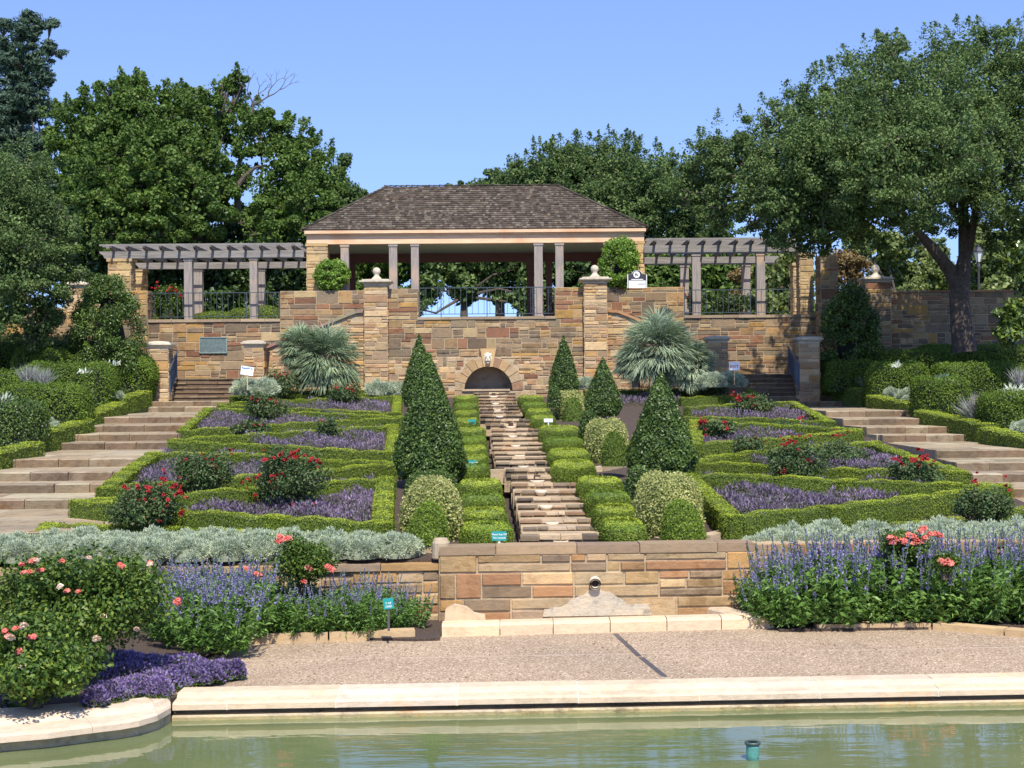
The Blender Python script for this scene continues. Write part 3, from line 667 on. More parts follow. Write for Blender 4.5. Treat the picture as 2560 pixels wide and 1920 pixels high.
# central part with arch
xl, xr = X(971), X(1461); zc = Z(790, DW, 1220); zp = Z(720, DW, 1220)
acx, acz, ar = X(1221), Z(976, DW, 1220), 60.5/FPX*DW
mb = MB(); rnd = random.Random(41)
def arch_prism(mb, x0, x1, z0, z1, y0, y1, col):
    n_ = 24; pts = [(acx + ar*math.cos(math.pi*k/n_), acz + ar*math.sin(math.pi*k/n_)) for k in range(n_+1)]
    # front face around the arch as strips
    for (A, B) in zip(pts, pts[1:]):
        vs = [(B[0], y0, B[1]), (A[0], y0, A[1]), (A[0], y0, z1), (B[0], y0, z1), (B[0], y1, B[1]), (A[0], y1, A[1])]
        mb.add(vs, [(0,1,2,3), (0,4,5,1)], col)
    mb.add([(x0,y0,z0),(pts[-1][0],y0,z0),(pts[-1][0],y0,z1),(x0,y0,z1),(pts[-1][0],y1,z0),(pts[-1][0],y1,acz),(pts[-1][0],y0,acz)], [(0,1,2,3),(1,4,5,6)], col)
    mb.add([(x1,y0,z0),(pts[0][0],y0,z0),(pts[0][0],y0,z1),(x1,y0,z1),(pts[0][0],y1,z0),(pts[0][0],y1,acz),(pts[0][0],y0,acz)], [(1,0,3,2),(4,1,6,5)], col)
    mb.add([(x0,y0,z1),(x1,y0,z1),(x1,y1,z1),(x0,y1,z1)], [(0,1,2,3)], col)
arch_prism(mb, xl, xr, ZB, zc-0.12, DW, DW+0.9, MORTAR)
def in_arch(u, v, R=ar+0.36):
    if v < acz+0.02: return abs(u-acx) > ar+0.03
    return (u-acx)**2 + (v-acz)**2 > (ar+0.34)**2 
ashlar(mb, xl, acx-ar-0.33, ZB, acz, lambda u, v, o: (u, DW-o, v), rnd, PAL_PALE, band=(0.18,0.32))
ashlar(mb, acx+ar+0.33, xr, ZB, acz, lambda u, v, o: (u, DW-o, v), rnd, PAL_PALE, band=(0.18,0.32))
ashlar(mb, xl, acx, acz, acz+ar+0.36, lambda u, v, o: (u, DW-o, v), rnd, PAL_PALE+PAL, in_arch, band=(0.17,0.28), wide=0.55)
ashlar(mb, acx, xr, acz, acz+ar+0.36, lambda u, v, o: (u, DW-o, v), rnd, PAL_PALE+PAL, in_arch, band=(0.17,0.28), wide=0.55)
ashlar(mb, xl, xr, acz+ar+0.36, zc-0.125, lambda u, v, o: (u, DW-o, v), rnd, PAL)
# voussoirs
nv = 11
for k in range(nv):
    a0, a1 = math.pi*k/nv, math.pi*(k+1)/nv; e = 0.012
    if k == nv//2: continue
    ro = ar + rnd.uniform(0.30, 0.42); c = vary(rnd.choice([(0.40,0.29,0.17),(0.38,0.27,0.15),(0.30,0.19,0.12),(0.36,0.28,0.18)]), rnd, 0.9, 1.1)
    pts = [(acx+(ar+0.0)*math.cos(a0+e), acz+ar*math.sin(a0+e)), (acx+ro*math.cos(a0+e), acz+ro*math.sin(a0+e)), (acx+ro*math.cos(a1-e), acz+ro*math.sin(a1-e)), (acx+ar*math.cos(a1-e), acz+ar*math.sin(a1-e))]
    mb.prism(pts[::-1], DW-0.03, DW+0.06, c)
for s_ in (-1, 1):
    z = ZB
    while z < acz-0.05:
        h = min(rnd.uniform(0.2,0.3), acz-z); wv = rnd.uniform(0.28,0.33)
        x0_, x1_ = sorted((acx+s_*(ar+0.0), acx+s_*(ar+wv)))
        mb.box((x0_, DW-0.03, z+0.008), (x1_, DW+0.06, z+h-0.008), vary((0.36,0.27,0.17), rnd, 0.85, 1.1)); z += h
build('stonework', mb, M['stone'], gw)
mb = MB(); coping(mb, X(1045), X(1392), DW-0.06, DW+0.5, zc-0.12, zc-0.02, 5, [(0.30,0.23,0.16),(0.34,0.27,0.19)]); build('coping', mb, M['smooth_stone'], gw)
# flanking raised parapets of the central part
mb = MB()
stone_box(mb, xl, X(1045), DW, DW+0.5, zc-0.121, zp, 43, PAL, 'fr', band=(0.28,0.42)); stone_box(mb, X(1389), xr, DW, DW+0.5, zc-0.121, zp, 44, PAL[:7], 'fl', band=(0.30,0.42))
build('raised_parapet', mb, M['stone'], gw)
# keystone, niche back, basin
mb = MB(); mb.prism([(acx-0.17, acz+ar-0.02), (acx+0.17, acz+ar-0.02), (acx+0.30, acz+ar+0.66), (acx-0.30, acz+ar+0.66)], DW-0.07, DW+0.05, (0.48,0.33,0.17)); build('keystone', mb, M['smooth_stone'], gw)
mb = MB(); n_ = 20
for k in range(n_):
    a0, a1 = math.pi*k/n_, math.pi*(k+1)/n_
    mb.add([(acx+ar*1.02*math.cos(q), DW+0.75+0.0, acz+ar*1.02*math.sin(q)) for q in (a0, a1)] + [(acx, DW+0.75, acz)], [(0, 2, 1)], (0.24,0.21,0.17))
mb.box((acx-ar-0.02, DW+0.75, ZB), (acx+ar+0.02, DW+0.85, acz), (0.24,0.21,0.17)); build('niche_back', mb, M['stone'], gw)
mb = MB(); mb.box((acx-ar+0.005, DW-0.02, ZB), (acx+ar-0.005, DW+0.30, acz-0.02), (0.40,0.31,0.20)); mb.box((acx-ar-0.08, DW-0.10, acz-0.02), (acx+ar-0.1, DW+0.34, acz+0.05), (0.42,0.33,0.23)); build('basin_sill', mb, M['stone'], gw)
# side walls (set back), each stepping
def side_wall(side):
    lab = 'left' if side < 0 else 'right'
    sw = thing('stair_retaining_wall', {-1: 'brown and ochre stone wall behind the left stairs, plaque on it', 1: 'stone wall behind the right stairs, dappled by tree shade'}[side], 'wall', (X(640 if side < 0 else 1790), DB, ZB))
    if side < 0: a0, a1, b0, b1 = X(372,DB), X(702,DB), X(702,DB), X(925,DB); ya, yb = Z(798,DB,535), Z(727,DB,800)
    else: b0, b1, a0, a1 = X(1505,DB), X(1711,DB), X(1711,DB), X(2045,DB); ya, yb = Z(787,DB,1870), Z(718,DB,1600)
    mb = MB(); stone_box(mb, a0, a1, DB, DB+0.6, ZB, ya-0.11, 50+side, PAL, 'f'); 
    ee = 0.001
    stone_box(mb, b0, b1, DB, DB+0.6, ZB, yb, 60+side, PAL, 'fr' if side < 0 else 'fl'); build('stonework', mb, M['stone'], sw)
    mb = MB(); coping(mb, a0, a1, DB-0.07, DB+0.5, ya-0.11, ya, 70+side, [(0.30,0.23,0.16),(0.36,0.28,0.19)]); build('coping', mb, M['smooth_stone'], sw)
    if side < 0:
        mb = MB(); stone_box(mb, X(326,DB), X(371,DB), DB-0.1, DB+0.7, ZB, Z(727,DB,350), 77, PAL, 'fr'); build('end_pier', mb, M['stone'], sw)
    # sloping parapet in front
    mb = MB(); D = DW+0.15; rnd = random.Random(80+side)
    if side < 0: prof = [(X(659,D), Z(868,D,659)), (X(892,D), Z(776,D,892)), (X(912,D), Z(774,D,912))]
    else: prof = [(X(1518,D), Z(773,D,1518)), (X(1546,D), Z(775,D,1546)), (X(1776,D), Z(868,D,1776))]
    mb.prism([(prof[0][0], ZB)] + [(x, z-0.10) for x, z in prof] + [(prof[-1][0], ZB)], D, D+0.35, MORTAR)
    def under(u, v): return v < np.interp(u, [p[0] for p in prof], [p[1] for p in prof]) - 0.11
    ashlar(mb, prof[0][0], prof[-1][0], ZB, max(p[1] for p in prof), lambda u, v, o: (u, D-o, v), rnd, PAL_PALE, under, band=(0.16,0.28), wide=0.6)
    build('sloping_parapet', mb, M['stone'], sw)
    mb = MB()
    for (p, q) in zip(prof, prof[1:]):
        nseg = max(1, round(abs(q[0]-p[0])/0.9))
        for k in range(nseg):
            f0, f1 = k/nseg, (k+1)/nseg
            A = (p[0]+(q[0]-p[0])*f0, p[1]+(q[1]-p[1])*f0); B = (p[0]+(q[0]-p[0])*f1, p[1]+(q[1]-p[1])*f1)
            mb.prism([(A[0], A[1]-0.11), (B[0]-0.008, B[1]-0.11), (B[0]-0.008, B[1]), (A[0], A[1])], D-0.10, D+0.45, tuple(c*rnd.uniform(0.8,1.1) for c in ((0.27,0.21,0.15) if side < 0 else (0.40,0.23,0.10))))
    build('sloping_coping', mb, M['smooth_stone'], sw)
    return sw
side_wall(-1); side_wall(1)
# pillars with caps and balls
def cap_mb(cx, cy, z, w_, over, hh, col=(0.56,0.49,0.38)):
    mb = MB()
    def ring(hw, za, zb_, hw2=None):
        hw2 = hw2 or hw
        vs = [(cx+i*hw, cy+j*hw, za) for i, j in ((-1,-1),(1,-1),(1,1),(-1,1))] + [(cx+i*hw2, cy+j*hw2, zb_) for i, j in ((-1,-1),(1,-1),(1,1),(-1,1))]
        mb.add(vs, [(0,3,2,1),(4,5,6,7),(0,1,5,4),(1,2,6,5),(2,3,7,6),(3,0,4,7)], col)
    h = w_/2
    ring(h+0.01, z, z+hh*0.2); ring(h+0.02, z+hh*0.2, z+hh*0.52, h+over*0.85); ring(h+over, z+hh*0.521, z+hh*0.72); ring(h+over*0.45, z+hh*0.721, z+hh*0.9); ring(h+over*0.42, z+hh*0.901, z+hh*1.04, 0.12)
    return mb
def pillar(label, px0, px1, D, pytop, zbot, seed, over, hh, ball=0, mat='limestone_grey', group=None, pal=PAL_PALE, pxc=None):
    x0, x1 = X(px0, D), X(px1, D); cx = (x0+x1)/2; w_ = x1-x0; zt = Z(pytop, D, (px0+px1)/2)
    t = thing('stone_pillar', label, 'pillar', (cx, D+w_/2, zbot), group)
    mb = MB(); stone_box(mb, x0, x1, D, D+w_, zbot, zt, seed, pal, 'flr', band=(0.2,0.34), wide=0.8); build('shaft', mb, M['stone'], t)
    if hh: build('cap', cap_mb(cx, D+w_/2, zt, w_, over, hh), M[mat], t)
    if ball:
        mb = MB(); zb_ = zt+hh*1.1; prof = [(ball*1.35,-0.02),(ball*1.1,0.03),(ball*0.72,0.08),(ball*0.62,0.14),(ball*0.70,0.16)]
        prof += [(ball*math.sin(a_), 0.16+ball*0.75-ball*math.cos(a_)) for a_ in np.linspace(0.75, math.pi, 12)]
        mb.lathe((cx, D+w_/2, zb_), prof, 20); build('ball_finial', mb, M[mat], t, True)
    return t
pillar('tall stone pillar with ball finial left of the central railing', 912, 970, DW-0.28, 714, ZB, 91, 0.17, 0.26, 0.15)
pillar('tall stone pillar with ball finial right of the central railing', 1462, 1519, DW-0.28, 708, ZB, 92, 0.17, 0.26, 0.15)
pillar('stone pillar with ball finial beside the far left dark shrub', 168, 214, 57.5, 720, 0.3, 93, 0.12, 0.24, 0.17, 'limestone')
pillar('shaded stone pillar with ball finial where the right garden wall begins', 2167, 2229, 57.0, 705, 0.3, 94, 0.12, 0.22, 0.16, pal=PAL)
pillar('low stone pier with pale cap, outer side of the left stairs', 368, 421, 54.3, 872, -0.75, 95, 0.12, 0.27, 0, 'limestone')
pillar('low stone pier with pale cap, below the plaque wall near the left palm', 611, 659, 55.6, 869, -0.75, 96, 0.11, 0.27, 0, 'limestone_grey')
pillar('low stone pier with pale cap beside the right palm', 1770, 1820, 55.6, 856, -0.75, 97, 0.11, 0.24, 0, 'limestone_grey')
pillar('low stone pier with pale cap, outer side of the right stairs', 1998, 2050, 54.3, 858, -0.75, 98, 0.12, 0.25, 0, 'limestone_grey')
# shaded stone pier and garden wall at right, wall at left
t = thing('garden_wall', 'long stone garden wall in dappled shade behind the leaning oak', 'wall', (X(2400,57.6), 57.6, 0.3))
mb = MB(); stone_box(mb, X(2230,57.6), X(3000,57.6), 57.6, 58.1, -0.5, Z(730,57.6,2400), 101, PAL, 'f'); build('stonework', mb, M['stone'], t)
mb = MB(); coping(mb, X(2230,57.6), X(3000,57.6), 57.54, 58.16, Z(730,57.6,2400), Z(725,57.6,2400), 102); build('coping', mb, M['smooth_stone'], t)
t = thing('garden_wall', 'stone garden wall between the left pillar and the dark shrub', 'wall', (X(100,58), 58, 0.3))
mb = MB(); stone_box(mb, X(-500,58), X(167,58), 58, 58.5, -0.5, Z(770,58,100), 103, PAL, 'f'); stone_box(mb, X(214,58), X(326,58), 58, 58.5, -0.5, Z(760,58,270), 104, PAL, 'f'); build('stonework', mb, M['stone'], t)
t = thing('garden_wall', 'shaded stone wall stepping up beside the right pergola', 'wall', (X(2100,58), 58, 0.3))
mb = MB(); stone_box(mb, X(2046,58), X(2088,58), 57.4, 58.4, -0.7, Z(640,58,2065), 105, PAL, 'flr'); stone_box(mb, X(2089,58), X(2166,58), 57.9, 58.5, -0.7, Z(727,58,2130), 106, PAL, 'f'); build('stonework', mb, M['stone'], t)

# stair flights that climb to the great wall between the piers
def flight(label, pa, pb):
    t = thing('stone_steps', label, 'steps', (X((pa+pb)/2, 55.5), 55.4, -0.52))
    rnd = random.Random(int(pa))
    for k in range(5):
        mb = MB(); y0 = 54.9 + 0.34*k; z1 = -0.52 + 0.165*(k+1); x = X(pa, y0); xb = X(pb, y0)
        while x < xb-0.02:
            wd = rnd.uniform(0.5, 1.1)
            if xb-x-wd < 0.3: wd = xb-x
            mb.box((x+0.005, y0+0.02, z1-0.20), (x+wd-0.005, y0+0.4, z1-0.051), vary((0.15,0.11,0.08), rnd, 0.8, 1.2)); mb.box((x+0.005, y0-0.02+rnd.uniform(-0.015, 0.01), z1-0.05), (x+wd-0.005, y0+0.4, z1), vary(rnd.choice(PAL_STEP), rnd, 0.8, 1.1)); x += wd
        build('step', mb, M['stone'], t)
flight('narrow stone steps between the two left piers below the plaque', 422, 610)
flight('narrow shaded stone steps between the two right piers', 1821, 1997)
# plaque
t = thing('bronze_plaque', 'green bronze plaque mounted on the stone wall above the left stairs', 'plaque', P(534, 882, DB-0.05))
mb = MB(); a, c = P(500, 844, DB), P(568, 882, DB); mb.box((a.x, DB-0.06, c.z), (c.x, DB-0.02, a.z)); build('plate', mb, M['bronze'], t)
mb = MB()
for q0, q1 in (((a.x,a.z),(c.x,a.z)), ((a.x,c.z),(c.x,c.z)), ((a.x,a.z),(a.x,c.z)), ((c.x,a.z),(c.x,c.z))): mb.bar((q0[0], DB-0.07, q0[1]), (q1[0], DB-0.07, q1[1]), 0.03, 0.03)
build('frame', mb, plain('pale_verdigris', (0.22,0.29,0.26), 0.6, 0.1), t)
mb = MB(); rnd = random.Random(3)
for k in range(9):
    z = a.z-0.08-0.048*k; w_ = rnd.uniform(0.3, 0.42); x = (a.x+c.x)/2-w_
    while x < (a.x+c.x)/2+w_: d = rnd.uniform(0.03, 0.09); mb.box((x, DB-0.066, z), (x+d, DB-0.058, z+0.018)); x += d+0.02
build('raised_lettering', mb, plain('bronze_lettering', (0.19,0.24,0.22), 0.5, 0.3), t)
# lion mask
lc = P(1220, 896, DW-0.08)
t = thing('lion_mask', 'pale carved lion head on the keystone above the arched niche', 'sculpture', lc + Vector((0, 0.02, -0.22)))
def blob(mb, c, r, n=12, m_=8, wob=0):
    vs = []
    for i in range(m_+1):
        th = math.pi*i/m_
        for j in range(n):
            ph = 2*math.pi*j/n; k = 1 + wob*math.cos(7*ph)
            vs.append((c[0]+r[0]*k*math.sin(th)*math.cos(ph), c[1]+r[1]*math.cos(th), c[2]+r[2]*k*math.sin(th)*math.sin(ph)))
    mb.add(vs, [(i*n+j, i*n+(j+1)%n, (i+1)*n+(j+1)%n, (i+1)*n+j) for i in range(m_) for j in range(n)])
mb = MB(); cc = lambda x, y, z: (lc.x+x, lc.y+y, lc.z+z)
blob(mb, cc(0, 0.03, 0), (0.17, 0.07, 0.235), 28, 8, 0.05); build('mane', mb, M['limestone'], t, True)
mb = MB(); blob(mb, cc(0, -0.03, 0.01), (0.12, 0.10, 0.155)); blob(mb, cc(0, -0.13, -0.02), (0.032, 0.05, 0.085)); blob(mb, cc(0.045, -0.12, -0.075), (0.05, 0.05, 0.04)); blob(mb, cc(-0.045, -0.12, -0.075), (0.05, 0.05, 0.04)); blob(mb, cc(0, -0.09, -0.165), (0.05, 0.05, 0.03))
for s_ in (-1, 1): blob(mb, cc(0.055*s_, -0.10, 0.075), (0.045, 0.03, 0.018)); blob(mb, cc(0.12*s_, 0.0, 0.14), (0.035, 0.03, 0.035))
build('face', mb, M['limestone'], t, True)
mb = MB(); blob(mb, cc(0, -0.095, -0.12), (0.034, 0.05, 0.014))
for s_ in (-1, 1): blob(mb, cc(0.052*s_, -0.115, 0.05), (0.018, 0.02, 0.008))
build('mouth_and_eyes', mb, plain('dark_carving', (0.20,0.15,0.10), 0.9), t, True)

# ------------------------------------------------------------------ railings
def scroll(mb, c, r, s_, w_=0.012):
    pts = [(c[0]+s_*r*(1-k/26)*math.cos(k*0.45), c[1], c[2]+r*(1-k/26)*math.sin(k*0.45)) for k in range(22)]
    mb.tube(pts, w_/2, 5)
def railing(label, pxa, pxb, D, pt, pb, posts, mat='iron'):
    xa, xb = X(pxa, D), X(pxb, D); pc = (pxa+pxb)/2; zt, zb_ = Z(pt, D, pc), Z(pb, D, pc)
    t = thing('iron_railing', label, 'railing', ((xa+xb)/2, D, zb_-0.02))
    mb = MB(); mb.box((xa, D-0.025, zt-0.03), (xb, D+0.025, zt)); build('top_rail', mb, M[mat], t)
    mb = MB(); mb.box((xa, D-0.015, zb_+0.07), (xb, D+0.015, zb_+0.095)); build('bottom_rail', mb, M[mat], t)
    n_ = round((xb-xa)/0.215)
    for k in range(n_+1):
        x = xa+0.02+(xb-xa-0.04)*k/n_
        mb = MB(); mb.box((x-0.008, D-0.008, zb_+(0.09)), (x+0.008, D+0.008, zt-0.03)); build('baluster', mb, M[mat], t)
    for f in posts:
        x = xa+(xb-xa)*f; mb = MB(); mb.box((x-0.016, D-0.02, zb_-0.02), (x+0.016, D+0.02, zt-0.03)); build('post', mb, M[mat], t)
    for f, s_ in ((0.035, 1), (0.965, -1), (0.16, -1), (0.84, 1)):
        x = xa+(xb-xa)*f; mb = MB(); h = zt-zb_
        scroll(mb, (x, D-0.01, zt-0.17), 0.09, s_); scroll(mb, (x, D-0.01, zb_+0.25), 0.09, s_); mb.tube([(x+s_*0.1, D-0.01, zt-0.2), (x-s_*0.12, D-0.01, zb_+h*0.5), (x+s_*0.1, D-0.01, zb_+0.28)], 0.007, 5)
        build('scroll', mb, M[mat], t)
railing('iron railing with scrolls above the arched niche', 1050, 1388, DW+0.2, 718, 790, (0.16, 0.5, 0.84))
railing('iron railing in front of the left pergola planting', 373, 700, DB+0.15, 731, 797, (0.0, 0.22, 0.75, 1.0))
railing('dark iron railing in tree shade before the right pergola', 1712, 2043, DB+0.15, 723, 786, (0.0, 0.5, 1.0))
def handrail(label, pts, mat):
    """pts: lower foot px, upper px, D pair"""
    (pxa, pya, Da), (pxb, pyb, Db) = pts
    a = P(pxa, pya, Da); b_ = P(pxb, pyb, Db)
    t = thing('handrail', label, 'handrail', a)
    mb = MB(); h = Vector((0, 0, 0.95)); ah, bh = a+h, b_+h
    mb.tube([a, ah], 0.025, 8); build('post', mb, M[mat], t)
    mb = MB(); mb.tube([b_, bh], 0.025, 8); build('post', mb, M[mat], t)
    mb = MB(); mb.tube([ah+Vector((0,-0.12,-0.05)), ah, bh, bh+Vector((0,0.25,0))], 0.028, 8); build('top_rail', mb, M[mat], t)
    mb = MB(); mb.tube([a+Vector((0,0,0.12)), b_+Vector((0,0,0.12))], 0.018, 6); build('bottom_rail', mb, M[mat], t)
    for k in range(1, 12):
        p = a.lerp(b_, k/12); mb = MB(); mb.tube([p+Vector((0,0,0.12)), p+Vector((0,0,0.94))], 0.014, 5); build('baluster', mb, M[mat], t)
handrail('slate blue iron handrail on the left steps beside the pier', ((425, 992, 53.6), (442, 944, 56.0)), 'iron_blue')
handrail('dark iron handrail on the shaded right steps', ((1998, 978, 53.6), (1972, 932, 56.0)), 'iron_blue')

# ------------------------------------------------------------------ pavilion
PF, PBK = 59.2, 64.8
FL = TERR_Z
zbeam = ray(1195, 606)[1]*PF
pav = thing('garden_pavilion', 'open timber pavilion with brown shingle hip roof and stone end piers', 'pavilion', (X(1192,PF), (PF+PBK)/2, FL))
xL, xR = X(769,PF), X(1613,PF)
def part(name, mb, mat, smooth=False): return build(name, mb, M[mat], pav, smooth)
hb = 0.30
mb = MB(); mb.box((xL, PF, zbeam+0.01), (xR, PF+0.35, zbeam+hb)); part('frieze_beam', mb, 'cedar')
mb = MB(); mb.box((xL-0.02, PF-0.04, zbeam+hb+0.002), (xR+0.02, PF+0.3, zbeam+hb+0.07)); mb.box((xL-0.06, PF-0.16, zbeam+hb+0.072), (xR+0.06, PF+0.2, zbeam+hb+0.20)); part('fascia', mb, 'cedar')
mb = MB(); mb.box((xL+0.8, PF-0.025, zbeam-0.03), (xR-0.5, PF+0.32, zbeam+0.008)); part('beam_moulding', mb, 'cedar')
for s_, x in ((-1, xL), (1, xR)):
    mb = MB(); x0_, x1_ = (x, x+0.35) if s_ < 0 else (x-0.35, x)
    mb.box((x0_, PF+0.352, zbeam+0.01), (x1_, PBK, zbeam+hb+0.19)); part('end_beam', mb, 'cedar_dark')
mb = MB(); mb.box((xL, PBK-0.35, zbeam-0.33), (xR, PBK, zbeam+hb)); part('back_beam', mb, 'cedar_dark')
mb = MB(); mb.box((xL+0.352, PF+0.352, zbeam+0.03), (xR-0.352, PBK-0.352, zbeam+0.06)); part('ceiling', mb, 'ceiling')
def post(px0, px1, D, mat, ztop, zb_=FL):
    mb = MB(); x0_, x1_ = X(px0, D), X(px1, D); w_ = x1_-x0_
    mb.box((x0_, D, zb_), (x1_, D+w_, ztop-0.10)); mb.box((x0_-0.025, D-0.025, ztop-0.10), (x1_+0.025, D+w_+0.025, ztop))
    return mb
for a_, b_ in ((854,874),(975,995),(1030,1049),(1338,1359),(1391,1411),(1512,1532)):
    part('column', post(a_, b_, PF+0.02, 'wood_z', zbeam-0.031), 'wood_z')
for a_, b_ in ((876,890),(1319,1337),(1367,1382),(1482,1498),(1000,1012),(1046,1056)):
    if a_ in (1000, 1046): continue
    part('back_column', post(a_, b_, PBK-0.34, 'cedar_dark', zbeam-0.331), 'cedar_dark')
for a_, b_, sd_ in ((769,820,111),(1562,1613,112)):
    mb = MB(); x0_, x1_ = X(a_,PF), X(b_,PF)
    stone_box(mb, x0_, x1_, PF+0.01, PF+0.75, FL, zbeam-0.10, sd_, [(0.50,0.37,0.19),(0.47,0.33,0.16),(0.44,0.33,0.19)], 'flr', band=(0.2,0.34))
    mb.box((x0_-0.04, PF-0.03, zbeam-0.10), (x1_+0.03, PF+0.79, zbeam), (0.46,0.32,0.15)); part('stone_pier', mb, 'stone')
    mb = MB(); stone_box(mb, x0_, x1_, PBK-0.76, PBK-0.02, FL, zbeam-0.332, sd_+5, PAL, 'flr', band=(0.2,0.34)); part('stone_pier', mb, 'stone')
# roof: solid hip + shingles
ze = zbeam+hb+0.20; ex0, ex1 = X(757,PF-0.17), X(1624,PF-0.17); ey0, ey1 = PF-0.17, PBK+0.38
ym = (ey0+ey1)/2; rz = ray(1185, 466)[1]*ym; rx0, rx1 = X(970,ym), X(1397,ym)
mb = MB(); mb.add([(ex0,ey0,ze),(ex1,ey0,ze),(ex1,ey1,ze),(ex0,ey1,ze),(rx0,ym,rz),(rx1,ym,rz)], [(0,1,5,4),(1,2,5),(2,3,4,5),(3,0,4),(3,2,1,0)])
mb.box((ex0+0.02, ey0+0.02, ze-0.05), (ex1-0.02, ey1-0.02, ze)); part('roof_deck', mb, 'cedar_dark')
M['shingle'] = stonemat('cedar_shingle', 0.5, 0.4, 5)
SH = [(0.068,0.057,0.045),(0.085,0.072,0.057),(0.11,0.093,0.075),(0.055,0.045,0.036),(0.135,0.116,0.094),(0.08,0.064,0.05)]
def shingles(A, B, Cc, Dd, rows, seed):
    """slope with eave A-B, ridge Dd-Cc"""
    A, B, Cc, Dd = map(Vector, (A, B, Cc, Dd)); mb = MB(); rnd = random.Random(seed); nrm = (B-A).cross(Dd-A).normalized()
    if nrm.z < 0: nrm = -nrm
    for r_ in range(rows):
        f0, f1 = r_/rows, min(1, (r_+1.25)/rows)
        a0, b0, a1, b1 = A.lerp(Dd, f0), B.lerp(Cc, f0), A.lerp(Dd, f1), B.lerp(Cc, f1)
        ln = (b0-a0).length
        if ln < 0.1: continue
        x = -rnd.uniform(0, 0.1); d = (b0-a0).normalized(); up = (a1-a0) - d*(a1-a0).dot(d)
        l1 = (a1-a0).dot(d); r1 = (b1-a0).dot(d)
        while x < ln:
            w_ = rnd.uniform(0.08, 0.18); xa_, xb_ = max(0, x), min(ln, x+w_-0.008); x += w_
            if xb_-xa_ < 0.02: continue
            ua, ub = min(max(xa_, l1), r1), min(max(xb_, l1), r1)
            j = rnd.uniform(-0.025, 0.02); th = rnd.uniform(0.018, 0.032); c = vary(rnd.choice(SH), rnd, 0.8, 1.2)
            p0, p1 = a0+d*xa_-up.normalized()*j*(1 if r_ else 0), a0+d*xb_-up.normalized()*j*(1 if r_ else 0); p2, p3 = a0+d*ub+up, a0+d*ua+up
            o1, o2 = nrm*(th+0.022), nrm*0.014
            mb.add([p0+o1, p1+o1, p2+o2, p3+o2, p0+nrm*0.002, p1+nrm*0.002], [(0,1,2,3),(4,5,1,0),(5,2,1),(4,0,3)], c)
    return mb
e_ = 0.0
part('roof_slope', shingles((ex0,ey0,ze),(ex1,ey0,ze),(rx1,ym,rz),(rx0,ym,rz), 21, 1), 'shingle')
part('roof_slope', shingles((ex1,ey0,ze),(ex1,ey1,ze),(rx1,ym,rz),(rx1,ym,rz), 18, 2), 'shingle')
part('roof_slope', shingles((ex1,ey1,ze),(ex0,ey1,ze),(rx0,ym,rz),(rx1,ym,rz), 18, 3), 'shingle')
part('roof_slope', shingles((ex0,ey1,ze),(ex0,ey0,ze),(rx0,ym,rz),(rx0,ym,rz), 18, 4), 'shingle')
mb = MB(); rnd = random.Random(9)
for p, q in (((ex0,ey0,ze),(rx0,ym,rz)), ((ex1,ey0,ze),(rx1,ym,rz)), ((ex0,ey1,ze),(rx0,ym,rz)), ((ex1,ey1,ze),(rx1,ym,rz)), ((rx0-0.1,ym,rz),(rx1+0.1,ym,rz))):
    p, q = Vector(p), Vector(q); n_ = int((q-p).length/0.22)
    for k in range(n_):
        a_, b_ = p.lerp(q, k/n_), p.lerp(q, (k+1.2)/n_)
        mb.bar(a_+Vector((0,0,0.055+rnd.uniform(0,0.02))), b_+Vector((0,0,0.035)), 0.17, 0.022, vary(rnd.choice(SH), rnd, 0.9, 1.3))
part('ridge_cap', mb, 'shingle')

